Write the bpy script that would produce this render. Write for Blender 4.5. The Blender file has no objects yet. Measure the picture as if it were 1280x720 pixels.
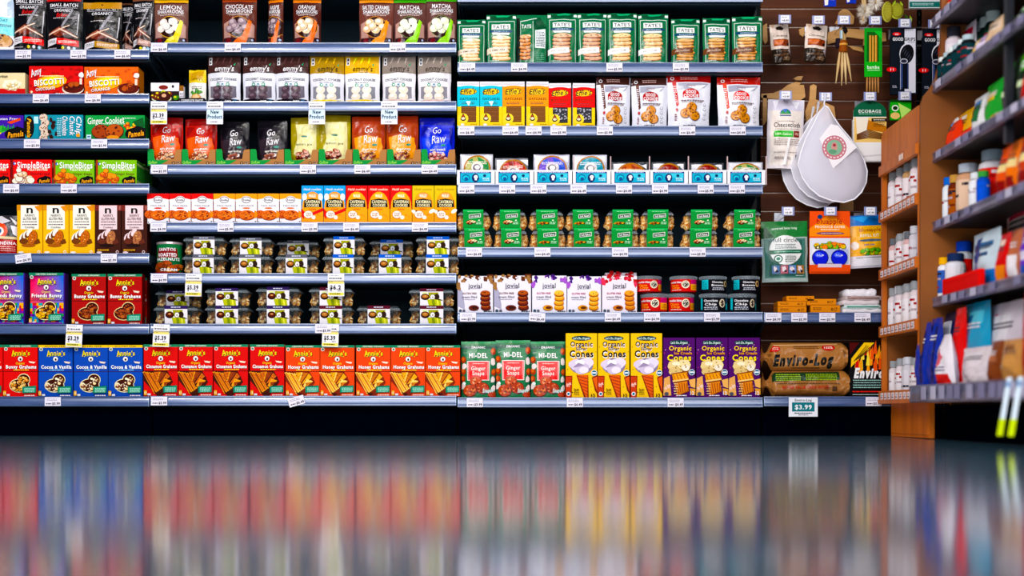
import bpy, math, random
from mathutils import Vector, noise, geometry
PI = math.pi

# ------------------------------------------------------------------ camera, world, lights, exposure
SC = bpy.context.scene
COL = SC.collection
CAM_H, CAM_D, FPX, HOR = 0.096, 5.7, 1780.0, 515.0     # lens height, distance to the shelf fronts, focal length in pixels, horizon row
cd = bpy.data.cameras.new('camera'); cam = bpy.data.objects.new('camera', cd); COL.objects.link(cam)
cam.location = (0, -CAM_D, CAM_H); cam.rotation_euler = (PI/2, 0, 0)
cd.sensor_width = 36; cd.lens = FPX/1280*36; cd.shift_y = (HOR-360)/1280
cd.clip_start = .01; cd.clip_end = 60
cd.dof.use_dof = True; cd.dof.focus_distance = CAM_D-.02; cd.dof.aperture_fstop = 1.0
SC.camera = cam
w = bpy.data.worlds.new('world'); SC.world = w; w.use_nodes = True
w.node_tree.nodes['Background'].inputs[0].default_value = (.62, .72, 1, 1)
w.node_tree.nodes['Background'].inputs[1].default_value = .10
def area(name, loc, rot, sx, sy, e, col=(1, 1, 1)):
    l = bpy.data.lights.new(name, 'AREA'); l.shape = 'RECTANGLE'; l.size = sx; l.size_y = sy; l.energy = e; l.color = col
    o = bpy.data.objects.new(name, l); COL.objects.link(o); o.location = loc; o.rotation_euler = rot; return o
def aim(loc, tgt):
    return (Vector(tgt)-Vector(loc)).to_track_quat('-Z', 'Y').to_euler()
L = (0, -3.9, 2.9); area('ceiling_and_fill_light', L, aim(L, (0, 0, .3)), 6.5, 2.6, 330, (1, .97, .93))
L = (.2, -6.6, 2.2); area('ceiling_and_fill_light', L, aim(L, (0, 0, .3)), 6, 2.4, 620, (.93, .96, 1))  # fill lamp added low behind the camera to brighten the bottom shelves
for lx, e in ((-2.6, 50), (-1.76, 110), (-.87, 35)):
    L = (lx, -4.0, 3.1); area('ceiling_spot', L, aim(L, (lx*.6, 0, .6)), .16, .16, e, (1, .96, 1))
L = (-.6, -2.6, 2.7); area('ceiling_spot', L, aim(L, (1.6, -.3, .6)), .5, .5, 60, (1, .93, .82))
SC.view_settings.view_transform = 'Standard'; SC.view_settings.look = 'None'
SC.view_settings.exposure = -1.68; SC.view_settings.gamma = 1; SC.view_settings.use_curve_mapping = False

# ------------------------------------------------------------------ colours and materials
def lin(h):
    if not isinstance(h, str): return h
    r = [int(h[i:i+2], 16)/255 for i in (0, 2, 4)]
    return tuple(c/12.92 if c <= .04045 else ((c+.055)/1.055)**2.4 for c in r) + (1,)
MATS = {}
def mat(name, col=None, rough=.5, metal=0, spec=.5, bump=0, bscale=60, attr=False, emit=0, nz=None, aniso=0, coat=0):
    if name in MATS: return MATS[name]
    m = bpy.data.materials.new(name); m.use_nodes = True; nt = m.node_tree; b = nt.nodes['Principled BSDF']
    b.inputs['Roughness'].default_value = rough; b.inputs['Metallic'].default_value = metal
    b.inputs['Specular IOR Level'].default_value = spec; b.inputs['Coat Weight'].default_value = coat
    b.inputs['Coat Roughness'].default_value = .12
    if attr:
        a = nt.nodes.new('ShaderNodeVertexColor'); a.layer_name = 'print'; nt.links.new(a.outputs[0], b.inputs['Base Color'])
    else:
        b.inputs['Base Color'].default_value = lin(col)
    if nz:   # (second colour, scale vector, amount-contrast)
        tc = nt.nodes.new('ShaderNodeTexCoord'); mp = nt.nodes.new('ShaderNodeMapping'); mp.inputs['Scale'].default_value = nz[1]
        n = nt.nodes.new('ShaderNodeTexNoise'); n.inputs['Scale'].default_value = 1; n.inputs['Detail'].default_value = 5
        r = nt.nodes.new('ShaderNodeValToRGB'); r.color_ramp.elements[0].position = .35; r.color_ramp.elements[1].position = .65
        r.color_ramp.elements[0].color = lin(col); r.color_ramp.elements[1].color = lin(nz[0])
        nt.links.new(tc.outputs['Object'], mp.inputs[0]); nt.links.new(mp.outputs[0], n.inputs['Vector'])
        nt.links.new(n.outputs[0], r.inputs[0]); nt.links.new(r.outputs[0], b.inputs['Base Color'])
    if bump:
        tc = nt.nodes.new('ShaderNodeTexCoord'); n = nt.nodes.new('ShaderNodeTexNoise'); n.inputs['Scale'].default_value = bscale; n.inputs['Detail'].default_value = 3
        bp = nt.nodes.new('ShaderNodeBump'); bp.inputs['Strength'].default_value = bump; bp.inputs['Distance'].default_value = .004
        nt.links.new(tc.outputs['Object'], n.inputs['Vector']); nt.links.new(n.outputs[0], bp.inputs['Height']); nt.links.new(bp.outputs[0], b.inputs['Normal'])
    MATS[name] = m; return m
CARD = mat('printed_carton', attr=True, rough=.55, spec=.05)
FOIL = mat('printed_foil', attr=True, rough=.22, spec=.32, bump=.8, bscale=30)
PAPER = mat('printed_paper', attr=True, rough=.7, spec=.04)
CLOTH = mat('woven_cloth', attr=True, rough=.9, spec=.1, bump=.3, bscale=90)
def clear(name, tint, fac, rough=.08):
    m = bpy.data.materials.new(name); m.use_nodes = True; nt = m.node_tree; nt.nodes.clear()
    o = nt.nodes.new('ShaderNodeOutputMaterial'); t = nt.nodes.new('ShaderNodeBsdfTransparent'); g = nt.nodes.new('ShaderNodeBsdfPrincipled')
    g.inputs['Base Color'].default_value = lin(tint); g.inputs['Roughness'].default_value = rough; g.inputs['Specular IOR Level'].default_value = 1
    f = nt.nodes.new('ShaderNodeFresnel'); f.inputs[0].default_value = 1.5
    a = nt.nodes.new('ShaderNodeMath'); a.operation = 'ADD'; a.inputs[1].default_value = fac; a.use_clamp = True
    x = nt.nodes.new('ShaderNodeMixShader'); nt.links.new(f.outputs[0], a.inputs[0]); nt.links.new(a.outputs[0], x.inputs[0])
    nt.links.new(t.outputs[0], x.inputs[1]); nt.links.new(g.outputs[0], x.inputs[2]); nt.links.new(x.outputs[0], o.inputs[0])
    return m
PLASTIC = clear('clear_plastic', '8aa0a8', .015)
PLASTIC2 = clear('clear_plastic_rim', 'b8c8d4', .22, .15)
NETM = clear('white_netting', 'f6f2ff', .5, .8)

# ------------------------------------------------------------------ mesh collecting
def vivid(c):
    l = .3*c[0]+.55*c[1]+.15*c[2]
    return tuple(min(1, max(.0015, l+(x-l)*1.22)) for x in c[:3])+(1,)
class MB:
    def __init__(s): s.v = []; s.f = []; s.c = []; s.n = {}
    def add(s, vs, fs, col, nrm=None):
        o = len(s.v)
        if nrm:
            for i, q in enumerate(nrm): s.n[o+i] = q
        s.v += [tuple(p) for p in vs]; col = lin(col)
        for f in fs: s.f.append([i+o for i in f]); s.c.append(col)
    def box(s, x0, y0, z0, x1, y1, z1, col='808080', ch=0):
        if ch <= 0:
            vs = [(x0,y0,z0),(x1,y0,z0),(x1,y1,z0),(x0,y1,z0),(x0,y0,z1),(x1,y0,z1),(x1,y1,z1),(x0,y1,z1)]
            s.add(vs, [(3,2,1,0),(4,5,6,7),(0,1,5,4),(1,2,6,5),(2,3,7,6),(3,0,4,7)], col); return
        # chamfered: three rings of axis-inset vertices
        def ring(z, i): return [(x0+i,y0,z),(x1-i,y0,z),(x1,y0+i,z),(x1,y1-i,z),(x1-i,y1,z),(x0+i,y1,z),(x0,y1-i,z),(x0,y0+i,z)]
        def ins(z): return [(x0+ch,y0+ch,z)]*0 + [(x0+ch,y0+ch,z),(x1-ch,y0+ch,z),(x1-ch,y0+ch,z),(x1-ch,y1-ch,z),(x1-ch,y1-ch,z),(x0+ch,y1-ch,z),(x0+ch,y1-ch,z),(x0+ch,y0+ch,z)]
        R = [ins(z0), ring(z0+ch, ch), ring(z1-ch, ch), ins(z1)]
        vs = sum(R, []); fs = []
        for k in range(3):
            for i in range(8):
                a, b = k*8+i, k*8+(i+1) % 8
                fs.append((a, b, b+8, a+8))
        vs += [(x0+ch,y0+ch,z0),(x1-ch,y0+ch,z0),(x1-ch,y1-ch,z0),(x0+ch,y1-ch,z0),(x0+ch,y0+ch,z1),(x1-ch,y0+ch,z1),(x1-ch,y1-ch,z1),(x0+ch,y1-ch,z1)]
        fs += [(35,34,33,32),(36,37,38,39)]
        s.add(vs, fs, col)
    def lathe(s, prof, col='808080', n=20, ax=(0,0), a0=0, a1=2*PI, cols=None):
        for k in range(len(prof)-1):
            (r0,z0),(r1,z1) = prof[k], prof[k+1]; vs = []; fs = []
            for i in range(n+1):
                t = a0+(a1-a0)*i/n; c, q = math.cos(t), math.sin(t)
                vs += [(ax[0]+r0*c, ax[1]+r0*q, z0), (ax[0]+r1*c, ax[1]+r1*q, z1)]
            for i in range(n): fs.append((2*i, 2*i+2, 2*i+3, 2*i+1))
            s.add(vs, fs, cols[k] if cols else col)
    def prism(s, pts, y0, y1, col, plane='xz'):   # outline extruded along the third axis
        n = len(pts)
        def P(p, t):
            if plane == 'xz': return (p[0], t, p[1])
            if plane == 'yz': return (t, p[0], p[1])
            return (p[0], p[1], t)
        vs = [P(p, y0) for p in pts] + [P(p, y1) for p in pts]
        s.add(vs, [tuple(range(n)), tuple(range(2*n-1, n-1, -1))] + [(i, (i+1) % n, (i+1) % n+n, i+n) for i in range(n)], col)
    def tube(s, pts, r, col='808080', n=7):
        vs = []; fs = []; m = len(pts); pts = [Vector(p) for p in pts]
        for i, p in enumerate(pts):
            t = (pts[min(i+1, m-1)]-pts[max(i-1, 0)]).normalized()
            u = t.cross(Vector((0, 0, 1))) if abs(t.z) < .9 else t.cross(Vector((0, 1, 0))); u.normalize(); q = t.cross(u)
            rr = r[i] if isinstance(r, (list, tuple)) else r
            vs += [p+(u*math.cos(2*PI*k/n)+q*math.sin(2*PI*k/n))*rr for k in range(n)]
        for i in range(m-1):
            for k in range(n): fs.append((i*n+k, i*n+(k+1) % n, (i+1)*n+(k+1) % n, (i+1)*n+k))
        fs += [tuple(range(n-1, -1, -1)), tuple(range((m-1)*n, m*n))]
        s.add(vs, fs, col)
    def mesh(s, name, m, smooth=False):
        me = bpy.data.meshes.new(name); me.from_pydata(s.v, [], s.f)
        ca = me.color_attributes.new('print', 'FLOAT_COLOR', 'CORNER')
        buf = []
        for f, c in zip(s.f, s.c): buf += list(vivid(c))*len(f)
        ca.data.foreach_set('color', buf)
        if smooth: me.polygons.foreach_set('use_smooth', [True]*len(s.f))
        me.materials.append(m); me.update()
        if s.n: me.normals_split_custom_set_from_vertices([s.n.get(i, (0, 0, 0)) for i in range(len(s.v))])
        return me
    def build(s, name, m, parent=None, smooth=False):
        return link(name, s.mesh(name, m, smooth), parent)
def link(name, data, parent=None, loc=(0,0,0)):
    o = bpy.data.objects.new(name, data); COL.objects.link(o); o.location = loc
    if parent: o.parent = parent
    return o
def tag(o, label, cat, group=None, kind=None):
    o['label'] = label
    if cat: o['category'] = cat
    if group: o['group'] = group
    if kind: o['kind'] = kind
    return o
def struct(o): o['kind'] = 'structure'; return o
def wx(px, Y=0): return (px-640)*(CAM_D+Y)/FPX
def wz(py, Y=0): return CAM_H+(HOR-py)*(CAM_D+Y)/FPX

# ------------------------------------------------------------------ lettering and printed artwork
_TX = {}
def glyphs(txt, bold, shear):
    k = (txt, bold, shear)
    if k not in _TX:
        c = bpy.data.curves.new('t', 'FONT'); c.body = txt; c.size = 1; c.resolution_u = 2; c.offset = bold*.42; c.shear = shear; c.space_character = 1+bold*2
        o = bpy.data.objects.new('t', c); COL.objects.link(o)
        bpy.context.view_layer.update()
        me = o.evaluated_get(bpy.context.evaluated_depsgraph_get()).to_mesh()
        v = [(p.co.x, p.co.y) for p in me.vertices]; f = [tuple(p.vertices) for p in me.polygons]
        bpy.data.objects.remove(o); bpy.data.curves.remove(c)
        x0 = min(p[0] for p in v); x1 = max(p[0] for p in v); y0 = 0; y1 = .70
        _TX[k] = ([((p[0]-x0)/.7, (p[1]-y0)/.7) for p in v], f, (x1-x0)/.7)
    return _TX[k]
U = 0.0032135     # metres per printed unit (one photo pixel at the shelf fronts)
EPS = .00006
class Art:
    """printed artwork, units = photo pixels, y measured downward from the item's top"""
    def __init__(s, mb, w, h, surf=None, L=99, seed=1):
        s.mb = mb; s.w = w; s.h = h; s.k = 0; s.L = L; s.rnd = random.Random(seed)
        s.surf = surf or (lambda u, v, e: ((u-w/2)*U, -e, v*U))
    def _poly(s, pts, col, fs=None):
        s.k += 1; e = s.k*EPS
        pts = [(x, s.h-y) for x, y in pts]
        if fs is None: fs = [tuple(range(len(pts)))]
        G = getattr(s, 'grid', None)
        if G:
            nu, nv = G; du, dv = s.w/nu, s.h/nv; vd = {}; vs = []; out = []
            def idx(p):
                k = (round(p[0], 3), round(p[1], 3))
                if k not in vd: vd[k] = len(vs); vs.append(k)
                return vd[k]
            def clip(q, a, b):       # keep the side to the left of a->b
                r = []
                for i in range(len(q)):
                    p0, p1 = q[i], q[(i+1) % len(q)]; d0 = (b[0]-a[0])*(p0[1]-a[1])-(b[1]-a[1])*(p0[0]-a[0]); d1 = (b[0]-a[0])*(p1[1]-a[1])-(b[1]-a[1])*(p1[0]-a[0])
                    if d0 >= 0: r.append(p0)
                    if (d0 > 0 > d1) or (d0 < 0 < d1): t = d0/(d0-d1); r.append((p0[0]+(p1[0]-p0[0])*t, p0[1]+(p1[1]-p0[1])*t))
                return r
            for f in fs:
                q = [Vector((pts[i][0], pts[i][1], 0)) for i in f]
                for t3 in (geometry.tessellate_polygon([q]) if len(q) > 3 else [(0, 1, 2)]):
                    tr = [(min(max(q[i].x, 0), s.w), min(max(q[i].y, 0), s.h)) for i in t3]
                    ar = (tr[1][0]-tr[0][0])*(tr[2][1]-tr[0][1])-(tr[1][1]-tr[0][1])*(tr[2][0]-tr[0][0])
                    if abs(ar) < 1e-5: continue
                    if ar < 0: tr = tr[::-1]
                    xs = [p[0] for p in tr]; ysv = [p[1] for p in tr]
                    for i in range(int(min(xs)/du-1e-6), min(nu-1, int(max(xs)/du))+1):
                        for j in range(int(min(ysv)/dv-1e-6), min(nv-1, int(max(ysv)/dv))+1):
                            A, B, C_, D_ = (i*du, j*dv), ((i+1)*du, j*dv), ((i+1)*du, (j+1)*dv), (i*du, (j+1)*dv)
                            for cell in ((A, B, C_), (A, C_, D_)):
                                r = tr
                                for k in range(3):
                                    r = clip(r, cell[k], cell[(k+1) % 3])
                                    if len(r) < 3: break
                                if len(r) >= 3:
                                    ids = []
                                    for p in r:
                                        k = idx(p)
                                        if k not in ids: ids.append(k)
                                    if len(ids) >= 3: out.append(tuple(ids))
            s.mb.add([s.flat(x, y, e) for x, y in vs], out, col, [s.norm(x, y) for x, y in vs]); return
        if s.L < 90:
            tris = []
            for f in fs:
                q = [Vector((pts[i][0], pts[i][1], 0)) for i in f]
                tris += [(q[a], q[b], q[c]) for a, b, c in geometry.tessellate_polygon([q])] if len(q) > 3 else [tuple(q)]
            vd = {}; vs = []; out = []
            def idx(p):
                k = (round(p.x, 3), round(p.y, 3))
                if k not in vd: vd[k] = len(vs); vs.append(k)
                return vd[k]
            st = tris
            while st:
                a, b, c = st.pop(); l = ((b-a).length, (c-b).length, (a-c).length); m = max(l)
                if m > s.L:
                    if m == l[1]: a, b, c = b, c, a
                    elif m == l[2]: a, b, c = c, a, b
                    d = (a+b)/2; st += [(a, d, c), (d, b, c)]
                else:
                    if (b-a).cross(c-a).z < 0: b, c = c, b
                    if abs((b-a).cross(c-a).z) > 1e-5: out.append((idx(a), idx(b), idx(c)))
            pts, fs = vs, out
        s.mb.add([s.surf(x, y, e) for x, y in pts], fs, col)
    def r(s, x0, y0, x1, y1, c): s._poly([(x0,y1),(x1,y1),(x1,y0),(x0,y0)], c)
    def p(s, c, *pts):
        a = sum(pts[i][0]*pts[(i+1) % len(pts)][1]-pts[(i+1) % len(pts)][0]*pts[i][1] for i in range(len(pts)))
        s._poly(list(pts) if a < 0 else list(pts)[::-1], c)
    def e(s, cx, cy, rx, ry, c, n=14, rot=0, a0=0, a1=360):
        q = []; cr, sr = math.cos(rot), math.sin(rot)
        for i in range(n if a1-a0 >= 360 else n+1):
            t = math.radians(a0+(a1-a0)*i/n); x, y = rx*math.cos(t), -ry*math.sin(t); q.append((cx+x*cr-y*sr, cy+x*sr+y*cr))
        s._poly(q, c)
    def blob(s, cx, cy, rx, ry, c, rough=.25, n=13):
        q = []
        for i in range(n):
            t = 2*PI*i/n; k = 1+s.rnd.uniform(-rough, rough); q.append((cx+rx*k*math.cos(t), cy-ry*k*math.sin(t)))
        s._poly(q, c)
    def t(s, txt, cx, cy, h, c, w=None, b=.02, sh=0, rot=0, sx=1):
        v, f, tw = glyphs(txt, b, sh); kx = (w/tw) if w else h*sx; cr, sr = math.cos(rot), math.sin(rot); q = []
        for x, y in v:
            X, Y = (x-tw/2)*kx, -(y-.5)*h; q.append((cx+X*cr-Y*sr, cy+X*sr+Y*cr))
        s._poly(q, c, f)
    def ts(s, txt, cx, cy, h, c, c2, w=None, b=.03, sh=0, rot=0, sx=1, o=.6):      # lettering with a heavy outline behind it
        s.t(txt, cx+o*.3, cy+o*.5, h, c2, w, b+.07*o, sh, rot, sx); s.t(txt, cx, cy, h, c, w, b, sh, rot, sx)
    def micro(s, x0, y, x1, c, h=.9, rows=1, gap=1.7):       # lines of lettering too small to read
        for k in range(rows):
            x = x0+s.rnd.uniform(0, .8)
            while x < x1-.5:
                l = s.rnd.uniform(1.0, 3.2); s.r(x, y+k*gap, min(x+l, x1), y+k*gap+h, c); x += l+.6
    def heap(s, cx, cy, rx, ry, r, cols, n, dark='3a1505', q=.75):
        for i in range(n):
            a = s.rnd.uniform(0, 2*PI); d = math.sqrt(s.rnd.random()); x, y = cx+rx*d*math.cos(a), cy+ry*d*math.sin(a); rr = r*s.rnd.uniform(.8, 1.15)
            s.e(x+.15, y+.25, rr*1.12, rr*q*1.14, dark, 9); s.e(x, y, rr, rr*q, s.rnd.choice(cols), 9)
            s.e(x-rr*.2, y-rr*.22, rr*.5, rr*q*.4, cols[-1], 7)
    def cookie(s, cx, cy, rx, ry, c, c2, c3='4a1c08', n=8):
        s.e(cx+.2, cy+.4, rx*1.08, ry*1.1, c3, 14); s.e(cx, cy, rx, ry, c, 14)
        for i in range(n):
            a = s.rnd.uniform(0, 2*PI); d = .8*math.sqrt(s.rnd.random())
            s.blob(cx+rx*d*math.cos(a), cy+ry*d*math.sin(a), rx*.16, ry*.16, s.rnd.choice([c2, c2, c3]), .3, 5)
    def stack(s, cx, y0, y1, rx, n, c, c2, c3):             # a column of cookies seen from the side
        st = (y1-y0)/n
        for i in range(n-1, -1, -1):
            y = y0+st*(i+.5); x = cx+s.rnd.uniform(-1, 1)*rx*.1
            s.e(x, y+st*.25, rx*1.02, st*.62, c3, 14); s.e(x, y, rx, st*.58, c, 14); s.e(x-rx*.1, y-st*.12, rx*.75, st*.26, c2, 12)
            if i == 0:
                s.e(x, y-st*.15, rx*.93, st*.5, c2, 14)
                for k in range(5): s.e(x+s.rnd.uniform(-.6, .6)*rx, y-st*.1+s.rnd.uniform(-.2, .2)*st, rx*.1, st*.08, c3, 6)
        
# ------------------------------------------------------------------ package bodies
D = {}       # design name -> prototype: (w, h, [ (partname, mesh), ...] ) ; first entry is the body
def carton(key, w, h, d, col, art, side=None, sideart=None, top=None):
    mb = MB(); W, H = w*U-.0012, h*U; mb.box(-W/2, 0, 0, W/2, d, H, col, .0012)
    sc = side or col
    for sg in (-1, 1):      # side panels and a folded top flap
        x = sg*(W/2+.0002); q = [(x, .002, .002), (x, d-.002, .002), (x, d-.002, H-.002), (x, .002, H-.002)]
        mb.add(q if sg > 0 else q[::-1], [(0,1,2,3)], sc)
        for k, (z0, z1, c) in enumerate(sideart or []):
            x = sg*(W/2+.0003+.0001*k); q = [(x, .006, z0*H), (x, d-.006, z0*H), (x, d-.006, z1*H), (x, .006, z1*H)]
            mb.add(q if sg > 0 else q[::-1], [(0,1,2,3)], c)
    mb.add([(-W/2+.002, .002, H+.0004), (W/2-.002, .002, H+.0004), (W/2-.002, d*.6, H+.0008), (-W/2+.002, d*.6, H+.0008)], [(0,1,2,3)], top or col)
    a = Art(mb, w, h, seed=len(D)+3); art(a)
    D[key] = (w, h, [('carton', mb.mesh(key, CARD))])
def pouch_surf(w, h, d, seed, topt=.06, flat=.5, crumple=1., narrow=.0, gus=.85):
    W, H = w*U, h*U
    def S(u, v, e=0, back=False):
        a = min(max(u/w, 0), 1); t = min(max(v/h, 0), 1)
        g = gus+(1-gus)*min(1, t*4) if t < .25 else max(topt, (1-((t-.25)/.75)**2.2)*(1-topt)+topt)
        sd = min(a, 1-a)*2
        b = d/2*g*(max(sd, 0)**flat)
        n = noise.noise(Vector((a*3.1+seed*7.3, t*3.6, seed*1.7)))+.5*noise.noise(Vector((a*7.7+seed*3.1, t*8.2+5, seed*2.3)))
        b += crumple*.0056*n*min(1, sd*3)*(.3+g)
        x = (a-.5)*W*(1-narrow*t+.012*noise.noise(Vector((seed*5.1, t*5, a*2)))-(.03 if t < .5 else 0)*math.sin(min(t*2, 1)*PI))
        z = t*H+.0022*noise.noise(Vector((a*4+seed, t*3, 9)))*t
        return (x, d/2+(b if back else -b)-(0 if back else e), z)
    return S
def facet(S, w, h, nu, nv):     # the triangulated face the artwork lies on, and the smooth normal over it
    T = [[Vector(S(w*i/nu, h*j/nv, 0)) for j in range(nv+1)] for i in range(nu+1)]
    def F(u, v, e):
        a, b = u/w*nu, v/h*nv; i, j = min(nu-1, max(0, int(a))), min(nv-1, max(0, int(b))); a -= i; b -= j
        if a >= b: p = T[i][j]*(1-a)+T[i+1][j]*(a-b)+T[i+1][j+1]*b
        else: p = T[i][j]*(1-b)+T[i][j+1]*(b-a)+T[i+1][j+1]*a
        return (p.x, p.y-e, p.z)
    def N(u, v):
        d = w*.02; u = min(max(u, d*1.5), w-d*1.5); v = min(max(v, d*1.1), h-d*1.1)
        n = (Vector(S(u+d, v, 0))-Vector(S(u-d, v, 0))).cross(Vector(S(u, v+d, 0))-Vector(S(u, v-d, 0))); n.normalize(); return tuple(n)
    return F, N
def pouch(key, w, h, d, col, art, seed=None, m=None, backc=None, L=3.2, seals=None, **kw):
    seed = seed if seed is not None else len(D)*1.37
    S = pouch_surf(w, h, d, seed, **kw); mb = MB(); nu, nv = 12, 16; F_, N = facet(S, w, h, nu, nv)
    for back in (False, True):
        vs = [S(w*i/nu, h*j/nv, 0, back) for j in range(nv+1) for i in range(nu+1)]; fs = []
        for j in range(nv):
            for i in range(nu):
                a = j*(nu+1)+i
                for q in ((a, a+1, a+nu+2), (a, a+nu+2, a+nu+1)): fs.append(q[::-1] if back else q)
        mb.add(vs, fs, (backc or col), None if back else [N(w*i/nu, h*j/nv) for j in range(nv+1) for i in range(nu+1)])
    F = [S(w*i/nu, 0, 0, False) for i in range(nu+1)]; B = [S(w*i/nu, 0, 0, True) for i in range(nu+1)]
    mb.add(F+B, [(i, i+nu+1, i+nu+2, i+1) for i in range(nu)], col)
    F = [S(w*i/nu, h, 0, False) for i in range(nu+1)]; B = [S(w*i/nu, h, 0, True) for i in range(nu+1)]
    mb.add(F+B, [(i, i+1, i+nu+2, i+nu+1) for i in range(nu)], col)
    a = Art(mb, w, h, S, L, seed=int(seed*10)+3); a.grid = (nu, nv); a.flat = F_; a.norm = N; art(a)
    parts = [('pouch', mb.mesh(key, m or FOIL, True))]
    if seals:   # pressed top seal as a part: (height px, colour)
        sm = MB(); hh = seals[0]; vs = []; n = 12
        for i in range(n+1):
            x, y, z = S(w*i/n, h, 0); x2, y2, z2 = S(w*i/n, h-hh, 0)
            vs += [(x2, y2-.0012, z2), (x, d/2-.0016, z), (x, d/2+.0016, z), (x2, 2*(d/2)-y2+.0012, z2)]
        fs = []
        for i in range(n):
            for k in range(3): fs.append((4*i+k, 4*i+4+k, 4*i+5+k, 4*i+1+k))
        sm.add(vs, fs, seals[1])
        parts.append(('top_seal', sm.mesh(key+'_seal', FOIL, True)))
    D[key] = (w, h, parts)
ITEMS = []    # (root, family description, category)
def place(key, x0, x1, top, zb, Y=.02, rot=0, desc=None, cat='box', name=None, jit=0, short=None):
    w, h, parts = D[key]; W = wx(x1, Y)-wx(x0, Y); Z = (wz(top, Y)-zb)
    b = link(name or desc.split()[-1], parts[0][1]); b.location = (wx((x0+x1)/2, Y), Y, zb); b.scale = (W/(w*U), 1, Z/(h*U)); b.rotation_euler = (0, 0, math.radians(rot+jit))
    for pn, me in parts[1:]: link(pn, me, b)
    ITEMS.append([b, desc, cat, (x0+x1)/2, zb, short or desc]); return b
# ------------------------------------------------------------------ printed designs
K, W_ = '0b0a0e', 'f6f3f7'
CK = ['c46a22', 'd98a3a', 'a5521a', 'eab06a']
def d_small(topc, lab, scr, w=44):
    def f(a):
        a.t('SMALL BATCH', w/2, 7, 4.2, W_, w*.82, .03); a.r(w*.1, 10.4, w*.9, 10.9, 'c9c4cc'); a.t('ORGANICS', w/2, 14, 3.6, W_, w*.55, .03)
        a.t('Bakery', w/2, 19.5, 5, scr, w*.4, .03, .3); a.micro(w*.2, 23, w*.8, 'd8cdd0')
        a.p('2b100c', (2, 41), (w*.45, 33), (w*.9, 44), (w-2, 50), (2, 52)); a.p('6b2c22', (4, 42), (w*.42, 34), (w*.8, 42), (w*.4, 47))
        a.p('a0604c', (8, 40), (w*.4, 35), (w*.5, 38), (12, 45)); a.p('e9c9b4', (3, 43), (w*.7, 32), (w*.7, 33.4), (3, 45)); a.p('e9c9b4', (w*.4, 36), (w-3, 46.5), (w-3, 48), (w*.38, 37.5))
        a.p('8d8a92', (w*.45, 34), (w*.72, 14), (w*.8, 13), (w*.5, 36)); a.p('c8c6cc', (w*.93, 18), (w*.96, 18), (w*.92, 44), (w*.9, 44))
        a.p('e8e5ea', (1, 50), (w*.33, 48), (w*.31, 55), (1, 58)); a.micro(3, 51, w*.3, '77737c', rows=2)
        a.p(lab, (w*.33, 48), (w-2, 51), (w-2, 58), (w*.33, 55.5)); a.micro(w*.38, 51.5, w*.9, 'ffdcd0', rows=2)
        a.e(w*.52, 60, 2, 1.9, 'e8d95a', 9); a.e(w*.68, 60, 2, 1.9, W_, 9); a.e(w*.83, 60.5, 2, 1.9, 'a9cfe6', 9); a.micro(2, 60, w*.35, 'b9b5bd')
        if topc: a.r(0, 0, w, topc[1], topc[0]); a.e(w/2, 3.4, 1, 1, K, 8)
    return f
pouch('small_red', 44, 66, .06, '0c0b10', d_small(None, 'e0202a', 'cf2430'))
pouch('small_red2', 46, 65, .06, '0c0b10', d_small(('b8141c', 2.5), 'ee2410', 'd82430'))
pouch('small_gold', 47, 61, .06, '08080a', d_small(('b9861e', 8), 'b98a22', '3c3428', 47))
pouch('small_brown', 28, 64, .06, '0c0c12', d_small(('7c4f3a', 2), 'a87f76', '2a2a2a', 28))
def d_teal(a):
    a.r(0, 24, 40, 46, '8fe0ec'); a.t('OAT', 26, 28, 3, '15384a', 10); a.micro(8, 33, 36, '15384a', rows=2); a.p('ffffff', (3, 0), (30, 0), (12, 24), (3, 26)); a.p('b8c8da', (30, 6), (38, 0), (38, 24), (30, 22))
    a.cookie(24, 53, 13, 8, 'c99660', '8a5a30'); a.r(0, 60, 40, 66, 'eceaf0')
pouch('teal_bag', 40, 66, .06, 'eef1f6', d_teal)
def d_beige(a):
    a.r(0, 18, 34, 26, 'c81c22'); a.blob(17, 14, 12, 6.5, 'fbf4dc', .15, 16); a.heap(17, 14, 9, 4.5, 2.2, ['f4e4b8', 'ecd79e', 'fffbe8'], 22, 'b78d4a'); a.t('Artisan', 6, 4, 3, '1c1411', 12, .04)
carton('beige_box', 34, 26, .12, 'ecd9b0', d_beige)
def d_bisc(c1, c2, sub, dark):
    def f(a):
        for i in range(40): a.blob(a.rnd.uniform(2, 67), a.rnd.uniform(3, 33), 2.4, 1.5, c2, .5, 7)
        a.e(28, 19, 20, 8, 'ffb028', 16, -.12); a.e(28, 18, 13, 5, 'ffe04a', 14, -.12)
        a.ts('Amy', 9, 7, 8.5, W_, dark, 15, .03, .35, -.35); a.micro(14, 11.5, 44, 'ffe7c8')
        a.ts('BISCOTTI', 25.5, 19, 6.8, 'fff8f4', dark, 37, .05, 0, -.08, o=.9); a.ts(sub, 21, 27, 3.4, W_, dark, 24, .04, 0, -.1)
        a.e(56, 27, 14.5, 7.5, '240a05', 16); a.e(55.5, 27.5, 13.5, 6.8, 'f2ddcc', 16); a.e(56, 26, 13, 6.4, '5a1a0c', 16)
        a.heap(56, 25, 8, 4, 3.5, [dark, '8a3412', 'b3561c'], 9); a.blob(66, 11, 3.6, 3, 'f7f1ee', .2, 9); a.r(64, 15, 67, 22, 'e8d9c8')
        a.e(4, 31, 1.6, 1.6, 'f0e2c0', 8); a.micro(34, 32.3, 55, 'f3e2dc')
    return f
carton('bisc_red', 68, 35, .09, 'cf1220', d_bisc('cf1220', 'a80d18', 'CHOCOLATE', '4a0c10'), 'a00c14')
carton('bisc_or', 68, 34, .09, 'e06c10', d_bisc('e06c10', 'c65408', 'ORANGE', '6a2406'), 'e88a20')
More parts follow.
